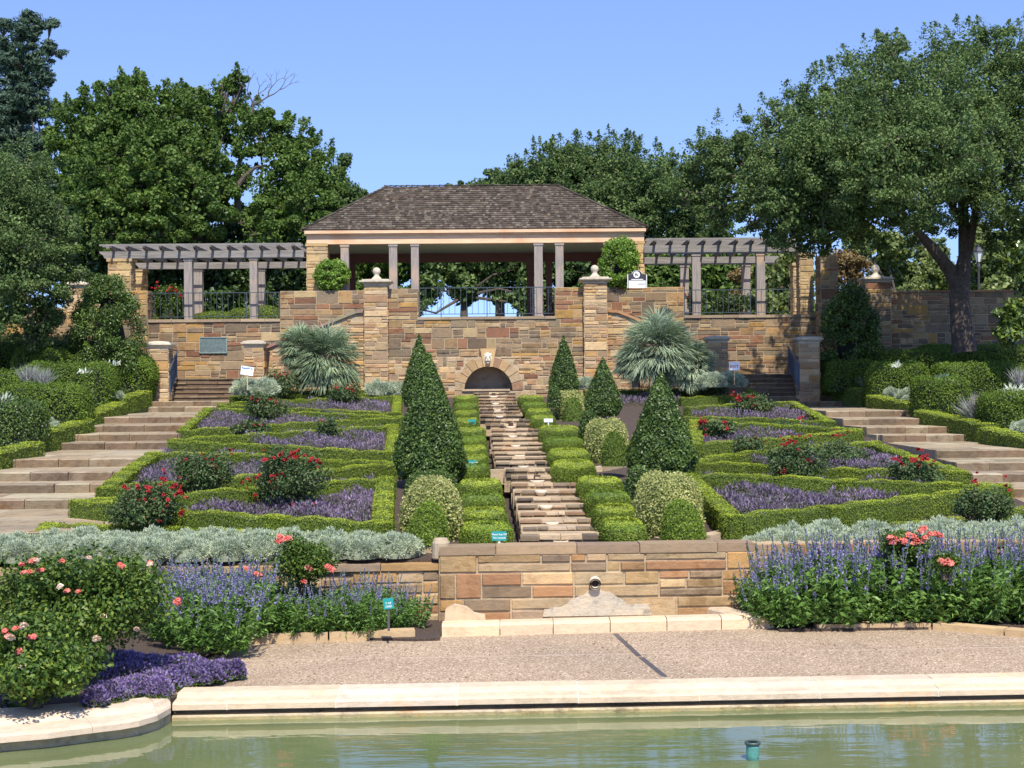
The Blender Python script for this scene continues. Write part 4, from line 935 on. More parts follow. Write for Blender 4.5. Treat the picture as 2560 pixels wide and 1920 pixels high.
# ------------------------------------------------------------------ pergolas
def pergola(label, side):
    F0, B0 = 59.0, 64.5
    if side < 0: bx0, bx1 = 250, 762; bt, bb = 627, 645; pc = 500; raf = [279,319,362,403,445,488,529,572,612,653,696,734]; cols = [(462,482),(626,645)]; bcols = [(486,507),(647,664)]
    else: bx0, bx1 = 1613, 2012; bt, bb = 612.5, 633; pc = 1800; raf = [1641,1682,1724,1764,1804,1845,1885,1925,1966]; cols = [(1733,1754),(1894,1915)]; bcols = [(1703,1724),(1858,1878)]
    zt, zb_ = Z(bt, F0, pc), Z(bb, F0, pc); x0_, x1_ = X(bx0, F0), X(bx1, F0)
    t = thing('pergola', label, 'pergola', ((x0_+x1_)/2, (F0+B0)/2, FL))
    q = lambda n_, mb, m_: build(n_, mb, M[m_], t)
    def beam(y0, y1):
        mb = MB()
        if side < 0: poly = [(x0_, zt), (x0_+0.03, zt-0.07), (x0_+0.09, zt-0.10), (x0_+0.16, zt-0.16), (x0_+0.22, zb_), (x1_, zb_), (x1_, zt)]
        else: poly = [(x0_, zt), (x0_, zb_), (x1_-0.22, zb_), (x1_-0.16, zt-0.16), (x1_-0.09, zt-0.10), (x1_-0.03, zt-0.07), (x1_, zt)]
        mb.prism(poly, y0, y1); return mb
    q('front_beam', beam(F0, F0+0.14), 'wood_x'); q('back_beam', beam(B0, B0+0.14), 'wood_x')
    for p_ in raf:
        x = X(p_, F0-0.5) ; x = X(p_, F0-0.5)*1.0
        mb = MB(); prf = [(F0-0.55, 0.17), (F0-0.55, 0.10), (F0-0.30, 0.003), (B0+0.45, 0.003), (B0+0.7, 0.10), (B0+0.7, 0.17)]
        vs = [(x-0.045, y, zt+z) for y, z in prf] + [(x+0.045, y, zt+z) for y, z in prf]; k = len(prf)
        mb.add(vs, [tuple(range(k)), tuple(range(k, 2*k))[::-1]] + [(i, i+k, (i+1)%k+k, (i+1)%k) for i in range(k)]); q('rafter', mb, 'wood_y')
    for k in range(13):
        y = F0-0.42 + k*0.50; mb = MB(); xa_, xb_ = (x0_+0.12, x1_-0.05) if side < 0 else (x0_+0.05, x1_-0.12)
        mb.box((xa_, y, zt+0.172), (xb_, y+0.05, zt+0.245)); q('slat', mb, 'wood_x')
    for a_, b_ in cols: q('column', post(a_, b_, F0-0.01, 0, zb_-0.003, 2.3), 'wood_z')
    for a_, b_ in bcols: q('column', post(a_, b_, B0-0.01, 0, zb_-0.003, 2.3), 'wood_z')
    for a_, b_, D_, sd_ in (((275,330,F0,121),(333,362,B0-0.4,122)) if side < 0 else ((2001,2034,F0,123),(1985,2010,B0-0.4,124))):
        mb = MB(); xa_, xb_ = X(a_, D_), X(b_, D_); stone_box(mb, xa_, xb_, D_-0.1, D_+0.65, 2.3, zb_-0.12, sd_, [(0.50,0.37,0.19),(0.45,0.33,0.17),(0.38,0.28,0.16)], 'flr', band=(0.2,0.34))
        mb.box((xa_-0.06, D_-0.16, zb_-0.12), (xb_+0.06, D_+0.7, zb_-0.003), (0.45,0.33,0.18)); q('stone_pier', mb, 'stone')
pergola('grey weathered timber pergola left of the pavilion', -1)
pergola('grey weathered timber pergola right of the pavilion under the oak', 1)

# ------------------------------------------------------------------ cascade
ax_top, ax_bot = AXT, AXB
def axis_x(y): f = (ax_top.y-y)/(ax_top.y-ax_bot.y); return ax_top.x + (ax_bot.x-ax_top.x)*f
cas = thing('water_cascade', 'stepped stone water cascade with small shell bowls between the clipped hedges', 'cascade', (axis_x(40), 40, -1.5))
rnd = random.Random(77)
sections = [(56.0, 46.6, 980, 1043, 8), (46.2, 34.0, 1048, 1168, 10), (33.6, 24.4, 1173, 1358, 10)]
casc_steps = []; CX = {}
for (ya, yb, pa, pb, nrow) in sections:
    pxa, pxb = {980: (1236, 1252), 1048: (1275, 1309), 1173: (1342, 1404)}[pa]
    for k in range(nrow):
        y0 = ya + (yb-ya)*(k/(nrow)); y1 = ya + (yb-ya)*((k+1)/nrow)
        py = pa + (pb-pa)*k/(nrow) ; z = -(py-960+2)*y0*0 + (-(pa + (pb-pa)*(k/nrow) - 960)*y1/FPX)
        casc_steps.append((y0, y1, z, k == 0)); CX[y1] = (pxa + (pxb-pxa)*(k+0.5)/nrow - 1280)/FPX*y1
M['stone_c'] = stonemat('cascade_stone', 0.8, 0.6, 3)
for i, (y0, y1, z, first) in enumerate(casc_steps):
    zn = casc_steps[i+1][2] if i+1 < len(casc_steps) else z-0.15
    cx = CX[y1]; hw = 0.68 if first else 0.66 - 0.004*(i % 10); mb = MB()
    if first: hw = 0.74
    x = cx-hw-rnd.uniform(-0.05, 0.05)-(0.0); xe = cx+hw+rnd.uniform(-0.06, 0.1)
    while x < xe-0.02:
        wd = rnd.uniform(0.12, 0.42)
        if xe-x-wd < 0.12: wd = xe-x
        mid = abs((x+wd/2)-cx) < 0.25
        c = vary(rnd.choice([(0.50,0.41,0.29),(0.46,0.36,0.25)]) if mid else rnd.choice(PAL_CASC), rnd, 0.85, 1.1)
        zz = z + rnd.uniform(-0.012, 0.006); yy = y1 + rnd.uniform(-0.03, 0.03)
        hh_ = max(0.03, (zz-zn)*rnd.uniform(0.42, 0.58)); yy = y1 + rnd.uniform(-0.02, 0.015)
        mb.box((x+0.006, yy, zz-hh_), (x+wd-0.006, y1+0.35, zz), c)
        off = rnd.uniform(-0.06, 0.06); c2 = vary(rnd.choice(PAL_CASC[2:6] if not mid else [(0.40,0.33,0.24)]), rnd, 0.8, 1.05)
        mb.box((x+0.006+off, yy+0.035, min(zn, z)-0.08), (x+wd-0.006+off, y1+0.33, zz-hh_-0.006), c2)
        x += wd
    mb.box((cx-hw, y1+0.1, z-0.5), (cx+hw, y0+0.12, z-0.02), (0.42,0.33,0.22))
    build('cascade_step', mb, M['stone_c'], cas)
mb = MB(); # side kerbs under the hedges
bowls = [(1234,987),(1239,1005),(1244,1021),(1249,1037),(1277,1063),(1282,1086),(1289,1110),(1299,1135),(1308,1162),(1343,1198),(1352,1224),(1365,1262),(1380,1303),(1402,1350)]
def cas_hit(px, py):
    best = None
    for (y0, y1, z, f_) in casc_steps:
        a_, b_ = ray(px, py); zz = b_*y1
        if zz <= z+0.02: best = Vector((a_*y1, y1, zz))
        else: break
    return best or P(px, py, casc_steps[0][1])
for i, (px, py) in enumerate(bowls):
    p = cas_hit(px, py+4); r_ = 0.12
    if px in (1234,1277,1343): r_ = 0.15
    mb = MB(); c = Vector((p.x, p.y-0.01, p.z))
    prof = [(0.02, -0.10), (r_*0.55, -0.085), (r_*0.9, -0.035), (r_*1.05, 0.015), (r_*0.9, 0.018), (r_*0.7, -0.02), (0.0, -0.045)]
    mb.lathe(c, prof, 14); build('bowl', mb, M['limestone'], cas, True)
    if px in (1234,1277,1343):
        mb = MB(); mb.box((c.x-0.07, c.y+0.0, c.z+0.02), (c.x+0.07, c.y+0.05, c.z+0.12)); build('water_slot', mb, plain('dark_slot', (0.05,0.03,0.02), 0.9), cas)
# low retaining kerbs crossing the slope
def cross_kerb(label, pts, h=0.16):
    mb = MB(); rnd = random.Random(len(pts)+int(pts[0][0]))
    W = [G(*p, 0.05) for p in pts]
    for p, q in zip(W, W[1:]):
        n_ = max(1, round((q-p).length/0.9)); d = (q-p).normalized()
        for i in range(n_):
            u, v = p.lerp(q, i/n_)+d*0.01, p.lerp(q, (i+1)/n_)-d*0.01
            mb.bar(u+Vector((0,0,-0.05)), v+Vector((0,0,-0.05)), 0.24, 0.3, vary((0.44,0.35,0.24), rnd, 0.85, 1.1))
    return tag(build('stone_kerb', mb, M['smooth_stone']), label, 'kerb')
cross_kerb('stone kerb left of the cascade between the clipped mounds', [(1000,1186),(1160,1180),(1265,1179)])
cross_kerb('stone kerb right of the cascade running to the variegated shrubs', [(1420,1178),(1500,1172),(1562,1160)])
cross_kerb('curving stone kerb along the front right hedge bed', [(1640,1352),(1760,1345),(1850,1325),(2050,1300),(2230,1280),(2350,1268)])
cross_kerb('curving stone kerb in front of the left hedge beds', [(170,1302),(270,1310),(460,1318)])
cross_kerb('stone kerb between the silver shrubs and the front wall', [(1000,1365),(1060,1370),(1130,1374)])

# ------------------------------------------------------------------ clipped hedges
def box_surface(A, B, hw, h, base, n_per, top_bias=1.0):
    """points and normals over a long rounded box from A to B (floor points)"""
    A, B = np.array(A), np.array(B); L = np.linalg.norm((B-A)[:2]); d = (B-A)/max(1e-6, np.linalg.norm(B-A)); s_ = np.array([-d[1], d[0], 0]); s_ /= np.linalg.norm(s_)
    out_p, out_n = [], []
    areas = [('t', L*2*hw*top_bias), ('f', L*h), ('b', L*h), ('e', 2*hw*h), ('g', 2*hw*h)]
    for k, ar_ in areas:
        n_ = int(ar_*n_per)
        if not n_: continue
        u, v = rng.uniform(0, 1, n_), rng.uniform(-1, 1, n_)
        wob = 0.02*np.sin(u*L*5.3+3)+0.015*np.sin(u*L*11)
        if k == 't': p = A+np.outer(u, B-A)+np.outer(v*hw, s_)+np.outer(h+wob-0.04*v**4, [0,0,1]); nn = np.tile([0,0,1.0], (n_,1))
        elif k in 'fb': sg = 1 if k == 'f' else -1; w_ = (v+1)/2; p = A+np.outer(u, B-A)+np.outer(sg*(hw+wob*0.7-0.05*(w_**5)), s_)+np.outer(w_*h, [0,0,1]); nn = np.tile(s_*sg, (n_,1))
        else: sg = 1 if k == 'e' else -1; w_ = rng.uniform(0,1,n_); p = (B if k == 'e' else A)+np.outer(v*hw, s_)+np.outer(w_*h, [0,0,1]); nn = np.tile(d*sg, (n_,1))
        out_p.append(p+rng.normal(0, 0.005, (n_,3))); out_n.append(nn)
    return np.concatenate(out_p), np.concatenate(out_n)
def hedge(label, paths, h=0.36, hw=0.19, dens=1500, closed=False, leaf=(0.034, 0.020), mat='boxwood', body='boxwood_body', grp='clipped box hedges edging the flower beds'):
    """paths: lists of pixel points along the hedge top"""
    segs = []
    for path in paths:
        W = [G(px, py, h) for px, py in path]; segs += list(zip(W, W[1:]))
    c = sum((a_+b_ for a_, b_ in segs), Vector())/(2*len(segs)); c.z = min(min(a_.z, b_.z) for a_, b_ in segs)-0.02
    t = thing('box_hedge', label, 'hedge', c, grp); mb = MB(); Ps, Ns = [], []
    for a_, b_ in segs:
        d = (b_-a_).normalized(); s_ = Vector((-d.y, d.x, 0)).normalized(); w_ = hw-0.035; ex = d*(hw-0.02)
        A, B = a_-ex, b_+ex; n_ = max(1, int((B-A).length/0.4))
        vs = []
        for i in range(n_+1):
            p = A.lerp(B, i/n_); vs += [p-s_*w_-Vector((0,0,0.15)), p+s_*w_-Vector((0,0,0.15)), p+s_*w_+Vector((0,0,h-0.035)), p-s_*w_+Vector((0,0,h-0.035))]
        fs = [(i*4+j, i*4+(j+1)%4, (i+1)*4+(j+1)%4, (i+1)*4+j) for i in range(n_) for j in range(4)] + [(3,2,1,0), tuple(n_*4+j for j in range(4))]
        mb.add(vs, fs)
        p, nn = box_surface(a_-d*hw, b_+d*hw, hw, h, None, dens); Ps.append(p); Ns.append(nn)
    build('branch_core', mb, M[body], t)
    Ps, Ns = np.concatenate(Ps), np.concatenate(Ns); top = Ns[:, 2] > 0.5
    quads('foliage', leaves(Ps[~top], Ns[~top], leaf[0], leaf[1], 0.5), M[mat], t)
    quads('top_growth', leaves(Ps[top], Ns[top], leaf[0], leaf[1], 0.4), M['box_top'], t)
    return t
LB = [
 ('low box hedge round the front left bed, nearest the silver shrubs', [[(205,1250),(457,1275),(700,1290),(955,1305)], [(955,1305),(958,1250),(963,1194)], [(963,1194),(823,1203),(637,1217),(400,1238),(205,1248)]]),
 ('box hedge round the second left bed, wedge pointing right', [[(267,1215),(325,1170),(385,1131)], [(385,1131),(601,1133),(836,1150),(978,1153)], [(267,1217),(420,1204),(542,1194),(827,1171),(978,1156)]]),
 ('box hedge round the third left bed, wedge pointing left', [[(436,1097),(574,1088),(836,1072),(983,1062)], [(983,1062),(981,1095),(975,1130)], [(436,1103),(678,1112),(975,1130)]]),
 ('box hedge round the fourth left bed beside the steps', [[(457,1073),(490,1045),(522,1019)], [(522,1019),(610,1023),(723,1028),(1000,1040)], [(457,1075),(678,1060),(1000,1043)]]),
 ('box hedge round the fifth left bed, far and narrow', [[(556,1008),(746,998),(994,990)], [(994,990),(992,1010),(990,1030)], [(556,1012),(714,1019),(990,1031)]]),
 ('topmost left box hedge in front of the left palm', [[(585,990),(617,976)], [(617,976),(800,974),(1000,975)], [(585,992),(750,987),(1000,984)]]),
 ('lowest left box hedge just above the silver shrubs', [[(95,1338),(131,1308)], [(131,1308),(271,1314),(456,1318),(759,1334),(850,1343)]]),
]
RB = [
 ('low box hedge round the front right bed, nearest the salvias', [[(1722,1186),(1770,1230),(1832,1286)], [(1832,1286),(2077,1265),(2425,1223),(2500,1212)], [(1722,1184),(1904,1187),(2121,1199),(2381,1207),(2500,1211)]]),
 ('box hedge round the second right bed, wedge pointing left', [[(1748,1147),(1826,1134),(2000,1115),(2182,1104)], [(2182,1106),(2290,1142),(2400,1177)], [(1748,1153),(1904,1161),(2121,1171),(2400,1178)]]),
 ('box hedge round the third right bed, wedge pointing right', [[(1739,1108),(1990,1091),(2138,1074)], [(1739,1050),(1947,1061),(2138,1072)], [(1739,1050),(1739,1108)]]),
 ('box hedge round the fourth right bed beside the steps', [[(1722,1017),(1826,1010),(1982,1004)], [(1982,1004),(2030,1028),(2075,1052)], [(1722,1041),(1904,1045),(2075,1053)]]),
 ('box hedge round the fifth right bed, far and narrow', [[(1708,993),(1800,990),(1886,984)], [(1690,967),(1860,966)], [(1860,966),(1888,983)]]),
 ('topmost right box hedge in front of the right palm', [[(1470,975),(1700,972),(1850,968)]]),
 ('lowest right box hedge behind the silver shrubs', [[(2180,1316),(2380,1296)], [(2500,1275),(2640,1262)]]),
]
for lb, ps in LB + RB:
    far = G(*ps[0][0]).y
    hedge(lb, ps, h=(0.20 if 'lowest' in lb else 0.40 if 'nearest' in lb else 0.34) if far < 40 else 0.30, hw=0.17 if far < 40 else 0.14, dens=3200 if far < 36 else 1900, leaf=(0.027, 0.017) if far < 36 else (0.034, 0.021))
OUTL = [[(-60,1140),(72,1108)], [(88,1083),(205,1050)], [(214,1036),(292,1007)], [(300,993),(356,978)], [(366,969),(396,966)]]
OUTR = [[(2026,949),(2072,950)], [(2086,958),(2162,974)], [(2192,989),(2305,1011)], [(2316,1027),(2470,1058)], [(2482,1070),(2620,1103)]]
nmsL = ['lowest clipped hedge block edging the left stairs', 'second clipped hedge block up the left stairs', 'third clipped hedge block up the left stairs', 'fourth clipped hedge block up the left stairs', 'topmost small hedge block by the left pier']
nmsR = ['topmost small hedge block by the right pier', 'second clipped hedge block down the right stairs', 'third clipped hedge block down the right stairs', 'long fourth clipped hedge block down the right stairs', 'lowest clipped hedge block edging the right stairs']
for L_, N_ in ((OUTL, nmsL), (OUTR, nmsR)):
    for ps, lb in zip(L_, N_):
        hedge(lb, [ps], h=0.52, hw=0.27, dens=1300, leaf=(0.042, 0.024), grp='clipped hedge blocks along the stairs')

# clipped mounds along the cascade
def mound_body(c, r, h, seed, n=18, m_=8, sq=3.2):
    """rounded loaf: superellipsoid, flat-bottomed"""
    vs = []; fs = []
    for i in range(m_+1):
        th = (math.pi/2)*i/m_
        for j in range(n):
            ph = 2*math.pi*j/n; k = (abs(math.cos(ph))**sq+abs(math.sin(ph))**sq)**(-1/sq)
            rr = math.cos(th)**(2/sq); vs.append((c[0]+r[0]*k*math.cos(ph)*rr, c[1]+r[1]*k*math.sin(ph)*rr, c[2]+h*math.sin(th)**(2/sq)))
    fs = [(i*n+j, i*n+(j+1)%n, (i+1)*n+(j+1)%n, (i+1)*n+j) for i in range(m_) for j in range(n)]
    return vs, fs
def shell(c, r, h, n, sq=3.2, jit=0.012, bulge=0.0, low=0.0):
    """random points and normals on the loaf"""
    v_ = rng.uniform(0, 1, n); u_ = np.where(rng.uniform(0, 1, n) < (0.55 if sq > 3 else 0.0), v_**(sq/2), v_); th = np.arcsin(u_); ph = rng.uniform(0, 2*np.pi, n)
    k = (np.abs(np.cos(ph))**sq+np.abs(np.sin(ph))**sq)**(-1/sq); rr = np.cos(th)**(2/sq)
    p = np.stack([c[0]+r[0]*k*np.cos(ph)*rr, c[1]+r[1]*k*np.sin(ph)*rr, c[2]+h*np.sin(th)**(2/sq)], 1)
    nn = np.stack([np.cos(ph)*np.cos(th)/r[0], np.sin(ph)*np.cos(th)/r[1], np.sin(th)/h], 1)
    d = unit(nn); lump = 1+bulge*np.sin(p[:, 0:1]*7+p[:, 2:3]*5)
    return np.asarray(c)+(p-np.asarray(c))*lump+rng.normal(0, jit, (n, 3)), d
def shrub(name, label, cat, c, r, h, mat, body, n, leaf, sq=2.2, spread=0.8, jit=0.02, grp=None, bulge=0.03, core=0.9, trunk=None):
    t = thing(name, label, cat, c, grp); mb = MB(); vs, fs = mound_body(c, (r[0]*core, r[1]*core), h*core, 0, sq=sq); mb.add(vs, fs); 
    build('branch_core', mb, M[body], t, True)
    p, nn = shell(c, r, h, n, sq, jit, bulge); quads('foliage', leaves(p, nn, leaf[0], leaf[1], spread), M[mat], t)
    return t
for spec, side, word in (
  ([((1135,1138),(1195,1198),982,1055,4,'topmost'), ((1140,1150),(1212,1226),1060,1172,5,'middle'), ((1146,1156),(1250,1286),1186,1362,5,'lowest')], -1, 'left'),
  ([((1288,1330),(1355,1393),982,1048,4,'topmost'), ((1340,1382),(1440,1490),1054,1168,4,'middle'), ((1430,1528),(1545,1632),1180,1352,5,'lowest')], 1, 'right')):
    # G needs scalars: use mid values for the run's base
    fixed = [(a_, b_, c_, d_, e__, f_) for a_, b_, c_, d_, e__, f_ in spec]
    _G = G
    def G(px, py, h=0.0, _g=_G):
        return _g(px, py, h) if not isinstance(px, tuple) else _g(sum(px)/len(px), py, h)
    specs = []
    for (px0, px1, pt_, pb_, cnt, sec) in fixed:
        class _T(tuple): pass
        specs.append((px0, px1, pt_, pb_, cnt, sec))
    def mounds2(side, specs, word):
        for (px0, px1, pytop, pybot, cnt, sec) in specs:
            mid = (px0[0]+px0[1]+px1[0]+px1[1])/4
            t = thing('clipped_mounds', '%s run of clipped box mounds stepping down %s of the cascade' % (sec, word), 'hedge', G(mid, (pytop+pybot)/2), 'clipped mounds lining the cascade')
            for k in range(cnt):
                f = (k+0.5)/cnt; a_ = px0[0]+(px0[1]-px0[0])*f; b_ = px1[0]+(px1[1]-px1[0])*f
                py = pytop+(pybot-pytop)*((k+0.15)/cnt); h = 0.40
                p = G((a_+b_)/2, py, h); rx = (b_-a_)*p.y/FPX/2
                dy = abs(G((a_+b_)/2, pytop, h).y-G((a_+b_)/2, pybot, 0).y)/cnt
                ry = dy*0.58; cy_ = max(p.y-dy*0.25, FW+0.5+ry); c = (p.x, cy_, zg(p.x, cy_)-0.05)
                mb = MB(); vs, fs = mound_body(c, (rx*0.94, ry*0.94), h*0.95, 0, sq=5.0); mb.add(vs, fs); m_ = build('mound', mb, M['boxwood_body'], t, True)
                A = 2*rx*2*ry+(rx+ry)*4*h
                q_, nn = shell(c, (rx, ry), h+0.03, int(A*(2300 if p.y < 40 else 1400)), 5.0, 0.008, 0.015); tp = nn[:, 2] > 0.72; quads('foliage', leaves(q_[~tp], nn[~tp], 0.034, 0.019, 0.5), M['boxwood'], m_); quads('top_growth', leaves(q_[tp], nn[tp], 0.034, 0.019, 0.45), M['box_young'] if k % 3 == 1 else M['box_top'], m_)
    mounds2(side, specs, word)
    G = _G

# ------------------------------------------------------------------ cones, variegated shrubs, young box balls
def cone(label, pxc, pyt, pyb, halfw, D, mat='holly', skirt=True, n=14000):
    top = P(pxc, pyt, D); bot = P(pxc, pyb, D); R = halfw/FPX*D; Hh = top.z-bot.z; zgr = zg(bot.x, D)
    t = thing('cone_topiary', label, 'topiary', (bot.x, D, zgr), 'holly cones beside the cascade')
    mb = MB(); mb.tube([(bot.x, D, zgr-0.1), (bot.x+0.02, D, bot.z+0.3)], [0.06, 0.05], 8)
    for k in range(4): a_ = k*1.7; mb.tube([(bot.x+0.08*math.cos(a_), D+0.08*math.sin(a_), zgr-0.05), (bot.x+0.2*math.cos(a_), D+0.2*math.sin(a_), bot.z+0.2)], 0.022, 6)
    build('trunk', mb, M['bark_pale'], t)
    def rad(f): return R*np.clip(np.where(f < 0.12, 0.86+f*1.1, (1-((f-0.12)/0.88)**1.35)), 0.03, 1)
    prof = [(0.0, 0.0)] + [(float(rad(np.array(f)))*0.86, f*Hh) for f in np.linspace(0, 0.97, 12)] + [(0, Hh*0.97)]
    mb = MB(); mb.lathe((bot.x, D, bot.z), prof, 16); build('branch_core', mb, M['holly_body'], t, True)
    f = 1-np.sqrt(rng.uniform(0, 1, n)); f = np.clip(f*1.02, 0, 1); ph = rng.uniform(0, 2*np.pi, n)
    rr = rad(f)*(1+0.035*np.sin(ph*5+f*20)+0.04*np.sin(ph*2+f*6+pxc)+0.025*np.sin(ph*9-f*31))*rng.uniform(0.86, 1.03, n)+rng.normal(0, 0.015, n)
    p = np.stack([bot.x+rr*np.cos(ph), D+rr*np.sin(ph), bot.z+f*Hh], 1); nn = np.stack([np.cos(ph), np.sin(ph), 0.35+0*f], 1)
    nb = n//10; a2 = rng.uniform(0, 2*np.pi, nb); r2 = R*0.9*np.sqrt(rng.uniform(0, 1, nb)); p2 = np.stack([bot.x+r2*np.cos(a2), D+r2*np.sin(a2), bot.z+rng.uniform(-0.08, 0.05, nb)], 1)
    p = np.concatenate([p, p2]); nn = np.concatenate([nn, np.tile([0, 0, -1.0], (nb, 1))])
    quads('foliage', leaves(p, nn, 0.062, 0.034, 0.75), M[mat], t)
cone('largest holly cone, front left of the cascade', 1075, 884, 1188, 86, 31.0, n=22000)
cone('darker holly cone partly hidden behind the largest left cone', 1049, 834, 1010, 42, 43.0, n=11000)
cone('large dark holly cone, front right of the cascade', 1654, 930, 1178, 84, 31.0, n=19000)
cone('slim loose holly cone on thin stems, middle right of the cascade', 1508, 893, 1032, 45, 40.0, n=9000)
cone('small dense holly cone, rear right of the cascade', 1410, 838, 982, 38, 49.0, n=8000)
def ground_shrub(name, label, cat, px0, px1, pyt, pyb, mat, body, n, leaf, D=None, ry=None, sq=2.4, grp=None, **k):
    pc = (px0+px1)/2; D = D or G(pc, pyb).y; b_ = P(pc, pyb, D); t_ = P(pc, pyt, D); r_ = (px1-px0)/2/FPX*D; ry = ry or r_*0.9
    return shrub(name, label, cat, (b_.x, D+ry, b_.z-0.02), (r_, ry), (t_.z-b_.z)*1.0+0.02, mat, body, n, leaf, sq, grp=grp, **k)
VG, YB = 'variegated shrubs at the feet of the cones', 'young box balls'
ground_shrub('variegated_shrub', 'cream and green variegated shrub under the largest left cone', 'shrub', 998, 1150, 1205, 1358, 'variegated', 'boxwood_body', 9000, (0.045,0.028), ry=0.75, sq=3, grp=VG)
ground_shrub('box_ball', 'young green box ball before the left variegated shrub', 'shrub', 1016, 1118, 1262, 1362, 'box_young', 'boxwood_body', 4200, (0.05,0.016), D=23.3, sq=2.0, grp=YB, spread=0.9, bulge=0.06)
ground_shrub('variegated_shrub', 'large variegated shrub under the front right cone', 'shrub', 1598, 1772, 1190, 1350, 'variegated', 'boxwood_body', 11000, (0.045,0.028), ry=0.95, sq=3, grp=VG)
ground_shrub('box_ball', 'young green box ball before the front right variegated shrub', 'shrub', 1656, 1766, 1258, 1352, 'box_young', 'boxwood_body', 4200, (0.05,0.016), D=23.6, sq=2.0, grp=YB, spread=0.9, bulge=0.06)
ground_shrub('variegated_shrub', 'variegated shrub behind the slim cone, middle right', 'shrub', 1466, 1578, 1048, 1160, 'variegated', 'boxwood_body', 7000, (0.05,0.03), ry=0.9, sq=3, grp=VG)
ground_shrub('box_ball', 'dark young box ball before the middle right variegated shrub', 'shrub', 1506, 1572, 1080, 1164, 'abelia', 'boxwood_body', 2600, (0.05,0.018), D=32.2, sq=2.0, grp=YB, spread=0.9)
ground_shrub('variegated_shrub', 'farthest variegated shrub beside the small dense cone', 'shrub', 1385, 1468, 976, 1050, 'variegated', 'boxwood_body', 4500, (0.055,0.034), ry=0.9, sq=3, grp=VG)
ground_shrub('box_ball', 'small dark box ball before the farthest variegated shrub', 'shrub', 1406, 1462, 995, 1052, 'abelia', 'boxwood_body', 2000, (0.05,0.02), D=43, sq=2.0, grp=YB, spread=0.9)
ground_shrub('round_shrub', 'clipped grey-green round shrub under the front right cone', 'shrub', 1562, 1640, 1172, 1300, 'holly', 'holly_body', 4500, (0.045,0.025), D=28.5, sq=2.6)
ground_shrub('round_shrub', 'clipped grey-green round shrub under the largest left cone', 'shrub', 1008, 1142, 1180, 1260, 'holly', 'holly_body', 5000, (0.045,0.025), D=29.5, sq=2.6)
ground_shrub('round_shrub', 'clipped round shrub under the slim cone', 'shrub', 1450, 1500, 1028, 1110, 'holly', 'holly_body', 2500, (0.05,0.03), D=37, sq=2.6)
ground_shrub('round_shrub', 'clipped round shrub under the small rear cone', 'shrub', 1370, 1402, 966, 1018, 'holly', 'holly_body', 1500, (0.05,0.03), D=46, sq=2.6)

# ------------------------------------------------------------------ flower beds (beyond counting)
def bed(label, poly, n, col='purple_flower', hgt=0.24, cols=True):
    W = [G(px, py, 0.17) for px, py in poly]; xs = [p.x for p in W]; ys = [p.y for p in W]
    pts = rng.uniform(0, 1, (n*3, 2))*[max(xs)-min(xs), max(ys)-min(ys)]+[min(xs), min(ys)]
    ins = np.zeros(len(pts), bool); j = len(W)-1
    for i in range(len(W)):
        xi, yi, xj, yj = xs[i], ys[i], xs[j], ys[j]
        c = ((yi > pts[:,1]) != (yj > pts[:,1])) & (pts[:,0] < (xj-xi)*(pts[:,1]-yi)/((yj-yi) or 1e-9)+xi); ins ^= c; j = i
    pts = pts[ins][:int(n*0.9)]; keep = (np.sin(pts[:,0]*5.1+1)*np.sin(pts[:,1]*3.3)+np.sin(pts[:,0]*13+pts[:,1]*9)*0.6+rng.uniform(-1,1,len(pts))) > -0.9; pts = pts[keep]; k = len(pts)
    lump = 0.05*np.sin(pts[:,0]*9)*np.cos(pts[:,1]*6)
    z = zg(pts[:,0], pts[:,1])
    p = np.stack([pts[:,0], pts[:,1], z+hgt*rng.uniform(0.15, 0.8, k)+lump], 1)
    g = leaves(p, np.tile([0,-0.3,1.0], (k,1)), 0.05, 0.03, 0.9)
    d = unit(np.stack([rng.normal(0,0.5,k), rng.normal(0,0.5,k)-0.2, rng.uniform(0.7,1.2,k)], 1))
    q = p.copy(); q[:,2] = z+hgt*rng.uniform(0.35, 1.0, k)*(0.8+0.3*np.sin(pts[:,0]*4+pts[:,1]*2))+lump
    f = blades(q, d, rng.uniform(0.05, 0.11, k), 0.028)
    t = thing('flower_bed', label, 'flower bed', (float(np.mean(xs)), float(np.mean(ys)), float(z.mean()) if k else 0)); t['kind'] = 'stuff'
    quads('leaves', g, M['cover_leaf'], t); quads('flowers', f, M[col], t)
bed('purple flowers filling the front left hedge bed', [(480,1275),(930,1300),(935,1195),(660,1222),(440,1250)], 15000)
bed('purple flowers filling the second left hedge bed', [(330,1210),(400,1135),(600,1132),(700,1160),(600,1195)], 8000)
bed('purple flowers filling the third left hedge bed', [(600,1090),(960,1068),(960,1122),(640,1108)], 6000)
bed('purple flowers filling the fourth left hedge bed', [(490,1072),(530,1030),(720,1030),(940,1042),(690,1062)], 5000)
bed('purple flowers filling the fifth left hedge bed', [(680,1012),(860,992),(975,992),(975,1025)], 4000)
bed('purple flowers filling the front right hedge bed', [(1755,1195),(1850,1278),(2080,1258),(2400,1222),(2400,1210),(2120,1203),(1905,1193)], 15000)
bed('purple flowers filling the second right hedge bed', [(1840,1145),(1990,1122),(2180,1110),(2340,1170),(2120,1168),(1905,1156)], 9000)
bed('purple flowers filling the third right hedge bed', [(1745,1058),(1940,1066),(2100,1074),(1990,1088),(1745,1106)], 5000)
bed('purple flowers filling the fourth right hedge bed', [(1730,1020),(1980,1010),(2050,1048),(1900,1043),(1730,1038)], 4500)
bed('purple flowers between the highest right hedges', [(1550,990),(1700,985),(1700,1002),(1550,1004)], 2000)

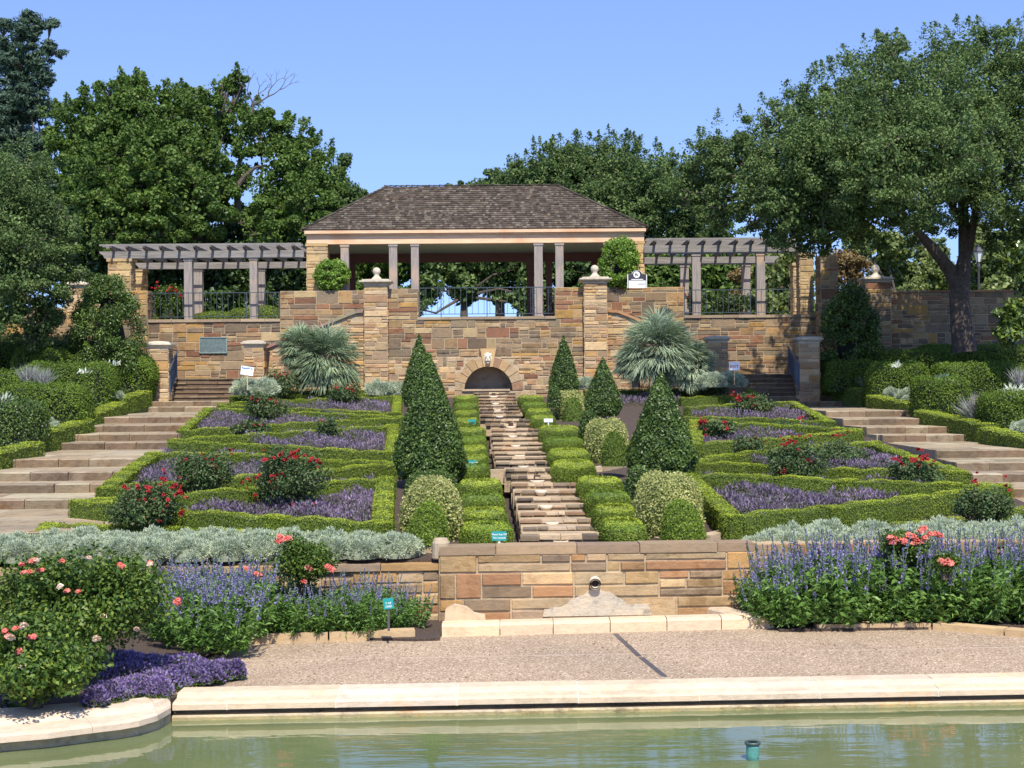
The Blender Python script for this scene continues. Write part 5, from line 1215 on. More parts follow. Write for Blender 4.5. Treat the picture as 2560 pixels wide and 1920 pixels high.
# ------------------------------------------------------------------ roses
def petal_ball(r, n=14, s=1.0):
    d = rdir(n); d[:,2] = np.abs(d[:,2])*0.8; p = d*r*0.45
    return leaves(p, d+[0,0,0.6], r*1.5, r*1.3, 0.35)
bloom_mesh = {}
for nm in ('red_bloom', 'coral_bloom', 'pale_bloom'):
    o = quads('rose_bloom', petal_ball(0.055, 22), M[nm], None, base=(0,0,0)); bloom_mesh[nm] = o.data; bpy.data.objects.remove(o)
def rose(label, px0, px1, pyt, pyb, D=None, blooms=(), col='red_bloom', n=2600, leaf=(0.06,0.032), mat='rose_leaf', bs=1.0, nrand=0, ry=None, clumps=14, grp='red rose bushes in the beds'):
    pc = (px0+px1)/2; D = D or G(pc, pyb).y; b_ = P(pc, pyb, D); t_ = P(pc, pyt, D); R = (px1-px0)/2/FPX*D*1.08; Hh = (t_.z-b_.z)*1.06; ry = ry or R*0.8
    t = thing('rose_bush', label, 'rose bush', (b_.x, D, b_.z), grp)
    mb = MB(); cs = []
    for k in range(clumps):
        d = rdir(1)[0]; d[2] = abs(d[2])*1.0-0.15; f = rng.uniform(0.55, 0.88)
        c = np.array([b_.x+d[0]*R*f, D+d[1]*ry*f, b_.z+Hh*0.48+d[2]*Hh*0.5*f/0.8]); cs.append(c)
        mb.tube([(b_.x+0.05*d[0], D+0.05*d[1], b_.z-0.05), (b_.x+d[0]*R*f*0.4, D+d[1]*ry*f*0.4, b_.z+Hh*0.3), tuple(c)], [0.014, 0.010, 0.006], 5)
    cs.append(np.array([b_.x, D, b_.z+Hh*0.4]))
    build('stems', mb, M['bark'], t)
    parts_ = [clump(c, (R*0.40, ry*0.40, Hh*0.25), n//len(cs), leaf[0], leaf[1], 0.9, 0.25, 0.3) for c in cs]
    parts_.append(clump((b_.x, D, b_.z+Hh*0.45), (R*0.75, ry*0.75, Hh*0.42), n//3, leaf[0], leaf[1], 0.9, 0.3, 0.3))
    # a few wandering shoots
    for k in range(clumps//2):
        a_ = rng.uniform(0, 6.28); tip = np.array([b_.x+R*0.8*math.cos(a_), D+ry*0.8*math.sin(a_), b_.z+Hh*rng.uniform(0.8, 1.1)]); st_ = np.array([b_.x, D, b_.z+Hh*0.5])
        f = rng.uniform(0.4, 1, (16, 1)); parts_.append(leaves(st_+(tip-st_)*f+rng.normal(0,0.03,(16,3)), np.tile([0,-0.3,1.0],(16,1)), leaf[0], leaf[1], 0.8))
    quads('foliage', np.concatenate(parts_), M[mat], t)
    bl = [(P(x, y, D-ry*0.65), col) for x, y in blooms]
    for k in range(nrand):
        a_ = rng.uniform(-2.9, -0.2); bl.append((Vector((b_.x+R*0.8*math.cos(a_), D+ry*0.8*math.sin(a_), b_.z+Hh*rng.uniform(0.35, 1.0))), col))
    bl2 = []
    for p, cl in bl:
        bl2.append((p, cl, 1.0))
        if col == 'red_bloom' and D > 24:
            for _ in range(2): bl2.append((p+Vector(rng.normal(0, 0.075, 3)), cl, rng.uniform(0.5, 0.95)))
    for p, cl, ks in bl2:
        o = bpy.data.objects.new('rose_bloom', bloom_mesh[cl]); COL.objects.link(o); o.parent = t; o.location = p-Vector(t.location); o.scale = (bs*ks*(0.62 if col == 'red_bloom' else 1),)*3; o.rotation_euler = (rng.uniform(-0.3,0.6), 0, rng.uniform(0,6))
    return t
rose('large red rose bush in the front left bed, most blooms', 635, 835, 1135, 1285, None, [(685,1145),(700,1138),(735,1132),(745,1128),(712,1150),(660,1150),(775,1155),(790,1152),(800,1158),(680,1190),(690,1196),(705,1184),(640,1195),(620,1198),(755,1262),(762,1266),(640,1240),(727,1140),(738,1144)], n=6500, bs=1.3, clumps=20)
rose('red rose bush on the left edge nearest the silver shrubs', 275, 462, 1215, 1345, None, [(310,1218),(345,1222),(365,1218),(405,1197),(412,1202),(440,1212),(450,1228),(455,1236),(410,1238),(420,1250),(400,1304),(456,1280),(370,1240),(435,1216),(446,1234)], n=6000, bs=1.3, clumps=18)
rose('tall rose bush with few blooms behind the left edge bush', 440, 590, 1125, 1255, None, [(465,1148),(515,1147),(575,1125),(530,1150)], n=5000, clumps=18)
rose('rose bush with dull red blooms beside the left steps', 595, 710, 990, 1062, None, [(630,1000),(648,997),(672,1000),(690,1005)], n=2600, leaf=(0.08,0.045), bs=1.4)
rose('leafy rose bush below the dull red one', 575, 672, 1055, 1103, None, [(655,1062),(610,1065)], n=2200, leaf=(0.08,0.045), bs=1.1)
rose('rose bush in front of the left palm', 655, 755, 930, 1010, None, [(688,942),(700,938),(712,936)], n=2600, leaf=(0.08,0.045), bs=1.2)
rose('bright red rose bush at the back of the fifth left bed', 820, 905, 960, 1018, None, [(838,966),(842,970),(868,972),(874,975),(880,972)], n=2200, leaf=(0.08,0.045), bs=1.3)
rose('small sparse rose in the third left bed', 790, 850, 1050, 1108, None, [(800,1050)], n=1000, leaf=(0.07,0.04), bs=0.9)
rose('small rosy shrub in the fourth left bed', 775, 830, 1030, 1052, None, [], n=500, leaf=(0.07,0.04), nrand=4)
rose('red rose bush behind the left railing under the pergola', 375, 475, 722, 790, 59.6, [(388,722),(395,716),(425,718),(431,728),(442,728),(452,742),(460,740),(470,752)], n=3500, leaf=(0.10,0.06), bs=1.9, mat='rose_leaf_near', ry=0.5)
rose('red rose bush in the centre of the second right bed', 1905, 2060, 1120, 1232, None, [(1955,1112),(1968,1108),(1975,1106),(1982,1104),(1965,1111),(2020,1150),(1960,1182)], n=6000, bs=1.2, clumps=18)
rose('red rose bush by the right end of the front right bed', 2205, 2355, 1160, 1235, None, [(2300,1142),(2310,1146),(2318,1148),(2290,1150),(2235,1148),(2254,1160),(2296,1124),(2305,1150)], n=4500, bs=1.4, clumps=16)
rose('dark rose bush left of the centre right one', 1828, 1918, 1095, 1162, None, [(1890,1096)], n=3000)
rose('rose bush with red tips behind the centre right one', 2035, 2170, 1108, 1172, None, [(1998,1090),(2025,1091),(2082,1089),(2092,1089),(2100,1090)], n=3500, bs=1.1)
rose('red rose bush at the right steps, upper bed', 1830, 1930, 988, 1042, None, [(1828,988),(1838,990),(1848,994),(1852,998),(1872,992),(1880,994),(1888,1014),(1842,996)], n=2600, leaf=(0.08,0.045), bs=1.6)
rose('rose bush with bright red cluster beside the front right cone', 1740, 1845, 1055, 1106, None, [(1748,1056),(1756,1054),(1764,1058),(1752,1060),(1762,1052),(1762,1090),(1808,1068),(1815,1066)], n=2600, leaf=(0.07,0.04), bs=1.6)
rose('low rose in the third right bed', 1910, 2005, 1058, 1086, None, [(1998,1046),(2005,1043)], n=1600, leaf=(0.07,0.04), bs=1.4)
rose('grey-green rose bush before the right silver shrub', 1745, 1822, 945, 998, None, [(1772,994)], n=2200, leaf=(0.08,0.045), mat='rose_leaf', bs=1.2)
rose('dark rose bush at the far right edge of the front hedge', 2385, 2530, 1222, 1315, None, [(2432,1204),(2440,1206),(2515,1215)], n=5000, clumps=16)
PK = 'pink and coral rose bushes in the foreground'
rose('coral rose bush standing among the left salvias', 668, 838, 1352, 1475, 21.6, [(700,1342),(705,1350),(715,1347),(722,1346),(695,1355),(770,1418),(775,1422),(820,1418),(826,1422),(640,1436),(648,1440),(760,1455),(618,1423),(830,1425)], 'coral_bloom', n=6000, mat='rose_leaf_near', bs=1.0, clumps=18, leaf=(0.05,0.028), grp=PK)
t1 = rose('huge pink rose bush at the left edge of the picture', -40, 440, 1400, 1655, 18.0, [(88,1400),(80,1404),(60,1432),(75,1430),(92,1428),(105,1426),(155,1403),(300,1412),(305,1416),(375,1408),(440,1505),(446,1510),(445,1500),(167,1478),(197,1480),(55,1412)], 'coral_bloom', n=17000, mat='rose_leaf_near', bs=0.75, clumps=34, leaf=(0.062,0.036), ry=0.9, grp=PK)
t2 = rose('pale pink rose bush beside the rounded pool rim', -60, 232, 1560, 1768, 16.2, [(20,1590),(12,1578),(40,1572),(75,1595),(85,1592),(45,1632),(50,1628)], 'coral_bloom', n=13000, mat='rose_leaf_near', bs=0.75, clumps=24, leaf=(0.062,0.036), ry=0.7, grp=PK)
def extra(t, pts, D, col, s_):
    for x, y in pts:
        p = P(x, y, D); o = bpy.data.objects.new('rose_bloom', bloom_mesh[col]); COL.objects.link(o); o.parent = t; o.location = p-Vector(t.location); o.scale = (s_,)*3; o.rotation_euler = (0.5, 0, x)
extra(t1, [(90,1402),(222,1396),(375,1412),(258,1542),(150,1466),(342,1574)], 17.3, 'pale_bloom', 0.8)
extra(t2, [(28,1595),(60,1565),(58,1670),(242,1598)], 15.6, 'pale_bloom', 0.95)
rose('pink rose bush among the right salvias', 2190, 2330, 1330, 1420, 22.0, [(2245,1348),(2262,1352),(2272,1338),(2282,1342),(2290,1350),(2300,1356),(2312,1345),(2325,1336),(2350,1340),(2340,1336),(2310,1322),(2302,1328),(2226,1345),(2232,1356),(2262,1356),(2285,1358)], 'coral_bloom', n=3500, mat='rose_leaf_near', bs=1.1, clumps=14, leaf=(0.05,0.028), grp=PK)
rose('low pink rose poking out of the right salvias', 2330, 2400, 1385, 1440, 21.2, [(2355,1403),(2368,1402),(2375,1408),(2362,1410)], 'coral_bloom', n=1200, mat='rose_leaf_near', bs=1.1, leaf=(0.05,0.028), grp=PK)

# ------------------------------------------------------------------ silver shrubs
def silver_mesh_src(n=2600):
    c = np.zeros(3); pts = []
    d = rdir(60); d[:,2] = np.abs(d[:,2])*1.0-0.08
    Q = []
    for k in range(60):
        cc = d[k]*np.array([0.36, 0.32, 0.24])*rng.uniform(0.75,1.08)+[0,0,0.06]
        dd = rdir(n//60); pp = cc+dd*0.075*rng.uniform(0.3,1,(n//60,1)); Q.append(blades(pp, dd+d[k]*0.7+[0,0,0.25], rng.uniform(0.025,0.055,n//60), 0.014))
    return np.concatenate(Q)
sil = []
for k in range(3):
    t = thing('silver_shrub', 'x', 'shrub', (0,0,0), 'silver dusty shrubs edging the beds'); mb = MB(); vs, fs = mound_body((0,0,-0.03), (0.33,0.28), 0.22, 0, sq=2.0); mb.add(vs, fs); build('branch_core', mb, M['silver_body'], t, True); quads('foliage', silver_mesh_src(7200), M['silver'], t); sil.append(t)
used = [False]*3
def put(srcs, used, i, loc, rz, sc, label, grp=None):
    k = i % len(srcs)
    if not used[k]: used[k] = True; o = srcs[k]; o.location = loc; o.rotation_euler = (0,0,rz); o.scale = (sc,)*3 if not hasattr(sc, '__len__') else sc; o['label'] = label; o['group'] = grp or o.get('group'); return o
    o = dup(srcs[k], loc, label, rz, 1, grp); o.scale = (sc,)*3 if not hasattr(sc, '__len__') else sc; return o
i = 0; rnd = random.Random(55)
for row, (py0, D_) in enumerate(((1412, 22.7), (1398, 23.3), (1385, 23.9))):
    px = -40 + row*40
    while px < 1030 - row*60:
        D = D_ + rnd.uniform(-0.1, 0.1); p = P(px, 1400, D); z = max(zg(p.x, D), -2.55)
        put(sil, used, i, (p.x, D+0.42+0.055*(p.x-WXM), z-0.02), rnd.uniform(0,6), rnd.uniform(0.80,1.05), 'silver grey shrub in the band above the left front wall', 'silver shrubs above the left front wall'); i += 1; px += rnd.uniform(72, 100)
for row, D_ in enumerate((23.15, 23.7, 24.2)):
    px = 1905 + row*35
    while px < 2640:
        D = D_; p = P(px, 1390, D); z = zg(p.x, D)
        put(sil, used, i, (p.x, D+0.03*(p.x), z-0.02), rnd.uniform(0,6), rnd.uniform(0.85,1.15), 'silver grey shrub in the band behind the right salvias', 'silver shrubs behind the right salvias'); i += 1; px += rnd.uniform(75, 110)
for lab, px, py, D, sc in (('silver mound before the left stairs pier with the yard sign', 618, 985, 52, 1.6), ('silver mound in front of the left palm, by the white yard sign', 660, 985, 51.5, 1.6), ('silver mound between the left palm and the cones', 950, 985, 53, 1.5), ('smaller silver mound touching the hidden rear cone', 990, 985, 54, 1.3), ('silver mound between the rear right cone and the right palm', 1468, 970, 54, 1.2),
        ('silver mound under the EXIT yard sign', 1822, 965, 53, 1.5), ('silver mound left of the EXIT yard sign', 1780, 965, 52, 1.4), ('silver clump between the left hedges, nearest', 108, 1082, 39.3, 1.15), ('small silver clump high on the left bank', 284, 994, 47.8, 0.8), ('silver clump between the right bank hedges', 2275, 1000, 47.2, 1.1), ('silver clump at the right edge of the bank', 2562, 1084, 37.2, 1.0), ('silver clump half hidden on the right bank', 2230, 988, 49, 0.8)):
    p = P(px, py, D); put(sil, used, i, p, rnd.uniform(0,6), sc, lab); i += 1

# ------------------------------------------------------------------ salvias
def salvia_src(dense, spikes, prob):
    L, F = [], []; mb = MB()
    for k in range(spikes):
        a_ = rng.uniform(0, 6.28); r_ = 0.20*math.sqrt(rng.uniform()); lean = np.array([math.cos(a_)*r_*1.3, math.sin(a_)*r_*1.3, 0])
        base = np.array([math.cos(a_)*r_, math.sin(a_)*r_, 0]); hh = rng.uniform(0.26, 0.52); top = base+lean+[0,0,hh]
        nl = dense; f = rng.uniform(0.12, 0.98, (nl,1)); p = base+(top-base)*f; az = rng.uniform(0, 6.28, nl)
        d = np.stack([np.cos(az), np.sin(az), rng.uniform(-0.2, 0.7, nl)], 1); L.append(blades(p, d, rng.uniform(0.06, 0.11, nl), 0.026, 0.25))
        if rng.uniform() < prob:
            sh = rng.uniform(0.12, 0.26); n_ = 34; f = rng.uniform(0, 1, (n_,1)); p = top+np.array([lean[0]*0.3, lean[1]*0.3, sh])*f; az = rng.uniform(0, 6.28, n_)
            d = np.stack([np.cos(az), np.sin(az), 0.5+0*az], 1); F.append(blades(p, d, 0.026*(1.2-f[:,0]*0.7), 0.018))
            mb.tube([tuple(top-[0,0,0.05]), tuple(top+np.array([lean[0]*0.3, lean[1]*0.3, sh]))], 0.004, 4)
    return np.concatenate(L), np.concatenate(F), mb
sal = []
for k in range(4):
    L, F, mb = salvia_src(38, 28, (0.85, 0.75, 0.28, 0.4)[k]); t = thing('salvia_plant', 'x', 'plant', (0,0,0), 'blue salvia plants'); quads('foliage', L, M['salvia_leaf'], t); build('stems', mb, M['salvia_leaf'], t); quads('flower_spikes', F, M['salvia_flower'], t); sal.append(t)
used = [False]*4; i = 0; pick = random.Random(8); z0 = PATH_Z+0.03
for D in (19.6, 20.2, 20.8, 21.4, 22.0):
    px = {19.6: 470, 20.2: 440, 20.8: 410, 21.4: 400, 22.0: 390}[D]+rnd.uniform(0, 30)
    end = {19.6: 560, 20.2: 590, 20.8: 960, 21.4: 1050, 22.0: 1040}[D]
    while px < end:
        p = P(px, 1500, D+rnd.uniform(-0.12, 0.12)); hi = 1.5 if px < 640 else 1.12
        if px > 960: hi *= 0.75
        put(sal, used, (pick.randint(0,1) if px < 610 else pick.randint(2,3) if pick.random() < 0.8 else 1), (p.x, p.y+0.3, z0), rnd.uniform(0,6), (hi*0.85,hi*0.85,hi*rnd.uniform(0.9,1.08)), 'blue flowering salvia in the bed left of the spout wall', 'blue salvias left of the spout'); i += 1; px += rnd.uniform(42, 58)
for D in (21.75, 22.1, 22.4, 22.7):
    px = {21.75: 1935, 22.1: 1895, 22.4: 1895, 22.7: 1905}[D]+rnd.uniform(0, 30)
    while px < 2660:
        p = P(px, 1500, D+rnd.uniform(-0.08, 0.08)+0.0003*(px-1900)); hi = (1.6 if px > 1960 else 1.3)
        if px > 1990: hi *= 1.12
        put(sal, used, pick.choice((0,1,2,2,3,3)), (p.x, p.y, z0), rnd.uniform(0,6), (hi*0.8,hi*0.8,hi*rnd.uniform(0.92,1.08)), 'tall blue flowering salvia right of the spout wall', 'blue salvias right of the spout'); i += 1; px += rnd.uniform(44, 60)

# near purple groundcover, spilling onto the rim
def cover(label, pts, n):
    """pts: (px, py, z, radius)"""
    G_, F_ = [], []
    for (px, py, z, r_) in pts:
        c = np.array(H(px, py, z)); k = n//len(pts)
        ph = rng.uniform(0, 6.28, k); rr = r_*np.sqrt(rng.uniform(0,1,k)); zz = 0.20*np.sqrt(np.clip(1-(rr/r_)**2, 0, 1))
        p = np.stack([c[0]+rr*np.cos(ph), c[1]+rr*0.75*np.sin(ph), z+zz*rng.uniform(0.2,1,k)], 1)
        G_.append(leaves(p, np.tile([0,-0.4,1.0],(k,1)), 0.05, 0.022, 0.9)); q = p.copy(); q[:,2] = z+zz*rng.uniform(0.75,1.05,k)
        d = unit(np.stack([rng.normal(0,0.7,k), rng.normal(0,0.7,k)-0.4, rng.uniform(0.3,1.1,k)],1)); F_.append(blades(q, d, rng.uniform(0.03,0.06,k), 0.026))
    allp = np.concatenate(F_)[:,0]; t = thing('groundcover', label, 'groundcover', (float(allp[:,0].mean()), float(allp[:,1].mean()), PATH_Z)); t['kind'] = 'stuff'
    quads('leaves', np.concatenate(G_), M['rose_leaf_near'], t); quads('flowers', np.concatenate(F_), M['violet_flower'], t)
z1 = PATH_Z+0.03
cover('purple flowering groundcover spilling over the rounded pool rim', [(265,1752,COPE_Z+0.0,0.24),(300,1745,z1,0.30),(350,1735,z1,0.34),(400,1720,z1,0.36),(450,1708,z1,0.36),(500,1700,z1,0.32),(545,1695,z1,0.26),(330,1700,z1,0.40),(300,1670,z1,0.40),(380,1680,z1,0.4),(460,1680,z1,0.35),(240,1765,COPE_Z,0.14),(400,1742,COPE_Z,0.14),(590,1694,z1,0.12),(520,1706,z1,0.2)], 17000)
cover('small purple groundcover patch at the left picture edge', [(0,1765,z1,0.25),(35,1752,z1,0.22),(-30,1740,z1,0.3),(60,1765,COPE_Z,0.08)], 3500)

# ------------------------------------------------------------------ palms
def palm(label, heads, D, mat, nleaf, L):
    base = P(heads[0][0], heads[0][2], D); t = thing('dwarf_palm', label, 'palm', base, 'dwarf fan palms before the great wall'); mb = MB(); B = []
    for (px, py, pyb, s_) in heads:
        c = np.array(P(px, py, D)); f_ = np.array(P(px, pyb, D)); mb.tube([tuple(f_-[0,0,0.1]), tuple(c)], [0.16, 0.12], 8)
        for k in range(int(nleaf*s_)):
            u = rng.uniform(-0.75, 1); az = rng.uniform(0, 6.28); h_ = math.sqrt(max(0, 1-u*u)); d = np.array([math.cos(az)*h_, math.sin(az)*h_, u])
            pl = L*s_*rng.uniform(0.4, 0.62); hub = c+d*pl+np.array([0,0,-0.05*pl]); mb.tube([tuple(c), tuple(hub)], 0.008, 4)
            side = np.cross(d, [0,0,1.0]); side /= np.linalg.norm(side)+1e-6; nb = 30; a_ = np.linspace(-1.25, 1.25, nb)+rng.normal(0,0.05,nb)
            dirs = np.outer(np.cos(a_), d)+np.outer(np.sin(a_), side)+rng.normal(0,0.09,(nb,3)); bl = L*s_*rng.uniform(0.42, 0.60)*(1-0.25*np.abs(a_)/1.25)
            Pt = np.tile(hub, (nb,1)); T = unit(dirs); mid = Pt+T*bl[:,None]*0.55; S = unit(np.cross(T, np.tile(np.cross(side, d), (nb,1))+rng.normal(0,0.3,(nb,3)))); w_ = 0.026
            tip = mid+unit(T+np.array([0,0,-0.55]))*bl[:,None]*0.5
            B.append(np.stack([Pt-S*0.006, mid-S*w_*0.5, mid+S*w_*0.5, Pt+S*0.006], 1)); B.append(np.stack([mid-S*w_*0.5, tip-S*0.003, tip+S*0.003, mid+S*w_*0.5], 1))
    build('trunk', mb, M['bark_pale'], t); quads('fronds', np.concatenate(B), M[mat], t)
palm('broad green fan palm left of the tall left pillar', [(815,905,965,1.0),(750,872,965,0.62)], 54.0, 'palm', 190, 1.5)
palm('blue-grey fan palm right of the tall right pillar', [(1645,880,960,1.05),(1590,910,962,0.6),(1715,915,962,0.75)], 54.0, 'palm_blue', 170, 1.5)

# ------------------------------------------------------------------ bank shrubs, grasses, agaves, planters
BK = 'clipped evergreen hedges on the banks'
def bank(label, px0, px1, pyt, pyb, D, mat='abelia', dens=1000, ry=0.9, sq=5.5, leaf=(0.06,0.034), lean=0):
    a_, b_ = P(px0, pyb, D), P(px1, pyt, D); r_ = (b_.x-a_.x)/2; h = b_.z-a_.z; c = ((a_.x+b_.x)/2, D+ry, a_.z-0.15); A = 4*r_*ry+4*(r_+ry)*h
    return shrub('evergreen_hedge', label, 'hedge', c, (r_, ry), h+0.15, mat, 'holly_body', int(A*dens), leaf, sq, grp=BK, jit=0.035, bulge=0.03)
bank('dark clipped hedge lowest on the left bank edge', -60, 74, 1000, 1108, 36.2, 'holly')
bank('clipped hedge second from bottom on the left bank', -20, 198, 958, 1056, 40.8)
bank('clipped hedge in the middle of the left bank', 30, 268, 905, 1014, 46.8)
bank('clipped hedge behind the grey grasses, left bank', -80, 110, 925, 1000, 45.5)
bank('long clipped hedge high on the left bank', 60, 366, 884, 980, 52.6, ry=1.0)
bank('clipped hedge at the top left of the bank', -90, 210, 838, 940, 54.5, ry=1.4)
bank('rounded hedge rising in the top left corner of the bank', 20, 160, 870, 950, 52.0, ry=1.0)
bank('clipped hedge beside the right pier block', 2080, 2200, 900, 968, 53.0)
bank('clipped hedge second along the right bank', 2185, 2330, 905, 990, 49.8, 'abelia')
bank('long clipped hedge high on the right bank', 2070, 2400, 872, 945, 54.2, ry=1.2)
bank('clipped hedge at the top right of the bank', 2300, 2660, 858, 960, 54.5, ry=1.6)
bank('clipped hedge below the lower stone planter', 2308, 2432, 942, 1026, 43.2)
bank('clipped hedge before the agave planter, right edge', 2486, 2620, 978, 1080, 38.8)
bank('tall clipped hedge on the right bank behind the planters', 2360, 2600, 905, 985, 49, ry=1.2)
def tuft(name, label, cat, px, py, D, hpx, spread, n, mat, w_=0.008, grp=None, up=1.0):
    b_ = np.array(P(px, py, D)); L = hpx/FPX*D; t = thing(name, label, cat, tuple(b_), grp); d = np.stack([rng.normal(0, spread, n), rng.normal(0, spread, n), np.full(n, up)+rng.normal(0,0.1,n)], 1)
    base = b_+np.stack([rng.normal(0,0.08,n), rng.normal(0,0.08,n), np.zeros(n)], 1)
    quads('blades', blades(base, d, L*rng.uniform(0.6,1.1,n), w_, 0.12), M[mat], t); return t
GR = 'grey grasses on the banks'
tuft('grey_grass', 'wispy grey grass tuft on the left bank, larger', 'grass tuft', 75, 960, 43.4, 60, 0.45, 260, 'grey_grass', 0.014, GR)
tuft('grey_grass', 'wispy grey grass tuft left bank beside it', 'grass tuft', 110, 964, 43.2, 55, 0.45, 200, 'grey_grass', 0.014, GR)
tuft('grey_grass', 'thin grey grass between two left bank hedges', 'grass tuft', 207, 1026, 42.5, 70, 0.22, 160, 'grey_grass', 0.012, GR)
tuft('grey_grass', 'broad grey grass clump below the agave planter', 'grass tuft', 2440, 1052, 40.6, 85, 0.5, 500, 'grey_grass', 0.014, GR)
tuft('grey_grass', 'thin grey grass behind the first right hedge block', 'grass tuft', 2165, 975, 52.6, 45, 0.3, 130, 'grey_grass', 0.014, GR)
tuft('grey_grass', 'grey grass at the right edge above the agave planter', 'grass tuft', 2550, 965, 43.0, 60, 0.4, 200, 'grey_grass', 0.014, GR)
AG = 'agaves and yuccas'
def agave(label, px, py, D, hpx, n, mat, w_): return tuft('agave', label, 'agave', px, py, D, hpx, 0.7, n, mat, w_, AG)
agave('white agave spikes at the left picture edge', 2, 1010, 36.5, 45, 26, 'agave', 0.05)
agave('small white agave above the left bank hedge', 286, 915, 48.0, 24, 22, 'agave', 0.05)
agave('small white agave left bank over the middle hedge', 207, 935, 44.5, 20, 20, 'agave', 0.05)
agave('small white agave high on the right bank', 2243, 920, 48.0, 24, 22, 'agave', 0.05)
def planter(label, px0, px1, py, D, agl, hpx, mat, n):
    c = P((px0+px1)/2, py, D); r_ = (px1-px0)/2/FPX*D; t = thing('stone_bowl_planter', label, 'planter', c-Vector((0,0,0.45)), 'stone bowl planters on the right bank'); mb = MB()
    mb.lathe(c, [(0.12,-0.45),(0.16,-0.40),(0.14,-0.32),(r_*0.6,-0.22),(r_*0.95,-0.06),(r_,-0.05),(r_*1.02,0.0),(r_*0.9,0.0),(r_*0.85,-0.05),(0,-0.06)], 28); build('bowl', mb, M['limestone_grey'], t, True)
    agave(agl, (px0+px1)/2+10, py+1, D, hpx, n, mat, 0.06)
planter('shallow stone bowl planter with blue agave on the right bank', 2308, 2395, 949, 45.5, 'blue agave in the farther stone bowl', 22, 'agave_dark', 34)
planter('shallow stone bowl planter with white agave, right edge', 2466, 2575, 985, 41.5, 'white agave in the nearer stone bowl', 38, 'agave', 40)

# shrubs by the walls
def big_shrub(label, px, pyt, pyb, hw, D, mat, n, leaf=(0.09,0.05), name='evergreen_shrub'):
    b_, t_ = P(px, pyb, D), P(px, pyt, D); R = hw/FPX*D; Hh = t_.z-b_.z
    t = thing(name, label, 'shrub', b_); mb = MB(); mb.tube([b_-Vector((0,0,0.3)), b_+Vector((0,0,Hh*0.8))], [0.07,0.03], 7); build('trunk', mb, M['bark'], t)
    mb = MB(); mb.lathe(b_, [(0,0.01),(R*(0.38 if mat == 'holly' else 0.2),Hh*0.04),(R*(0.45 if mat == 'holly' else 0.25),Hh*0.3),(R*(0.32 if mat == 'holly' else 0.2),Hh*0.58),(R*0.12,Hh*0.78),(0,Hh*0.84)], 14); build('branch_core', mb, M['holly_body'], t, True)
    Q = []; k = 90
    for j in range(k):
        f = rng.uniform(0.03, 0.95); rr = (R*(1-max(0, f-0.35)**1.7/0.65**1.7*0.85)*0.82 if mat == 'holly' else R*0.8*math.sqrt(max(0.04, 1-(2*f-0.95)**2))); a_ = rng.uniform(0, 6.28) if j % 3 else rng.uniform(-3.0, -0.14)
        Q.append(clump((b_.x+rr*math.cos(a_), D+rr*math.sin(a_), b_.z+f*Hh), (R*0.27, R*0.27, Hh*0.10), n//k, leaf[0], leaf[1], 0.8, 0.3, 0.4))
    quads('foliage', np.concatenate(Q), M[mat], t)
big_shrub('tall dark cone-shaped evergreen beside the left pier', 272, 690, 935, 100, 53.5, 'holly', 26000)
big_shrub('tall dark evergreen in deep shade beside the right pier', 2125, 705, 905, 78, 54.5, 'holly', 16000)
big_shrub('bright green climbing vine covering the left pavilion corner', 830, 648, 728, 46, 58.9, 'vine', 9000, (0.10,0.06), 'vine_shrub')
big_shrub('tall bright green vine covering the right pavilion pier', 1549, 592, 722, 52, 58.8, 'vine', 12000, (0.10,0.06), 'vine_shrub')
def low_row(label, specs, D):
    for k, (px0, px1, pyt) in enumerate(specs):
        a_, b_ = P(px0, 800, D), P(px1, pyt, D); r_ = (b_.x-a_.x)/2
        shrub('clipped_mound', label[k], 'shrub', ((a_.x+b_.x)/2, D+0.5, FL-0.1), (r_, 0.6), b_.z-FL+0.12, 'boxwood', 'boxwood_body', 2600, (0.06,0.035), 2.4, grp='clipped mounds behind the left railing')
low_row(['flat clipped mound behind the left railing, near the rose', 'rounded clipped mound in the middle behind the left railing', 'larger clipped mound behind the left railing, right end', 'tiny clipped mound behind the left railing, left end'], [(470,600,778), (560,648,770), (612,702,764), (368,395,783)], 59.3)
rose('dark shrub with a few red flowers behind the right railing', 1716, 1765, 735, 790, 59.6, [(1722,742),(1735,748),(1745,760)], n=1800, leaf=(0.10,0.06), bs=1.6, mat='rose_leaf', ry=0.4)
rose('dark leafy shrub behind the right railing by the column', 1760, 1900, 742, 790, 60.2, [], n=2600, leaf=(0.11,0.06), mat='rose_leaf', ry=0.5)

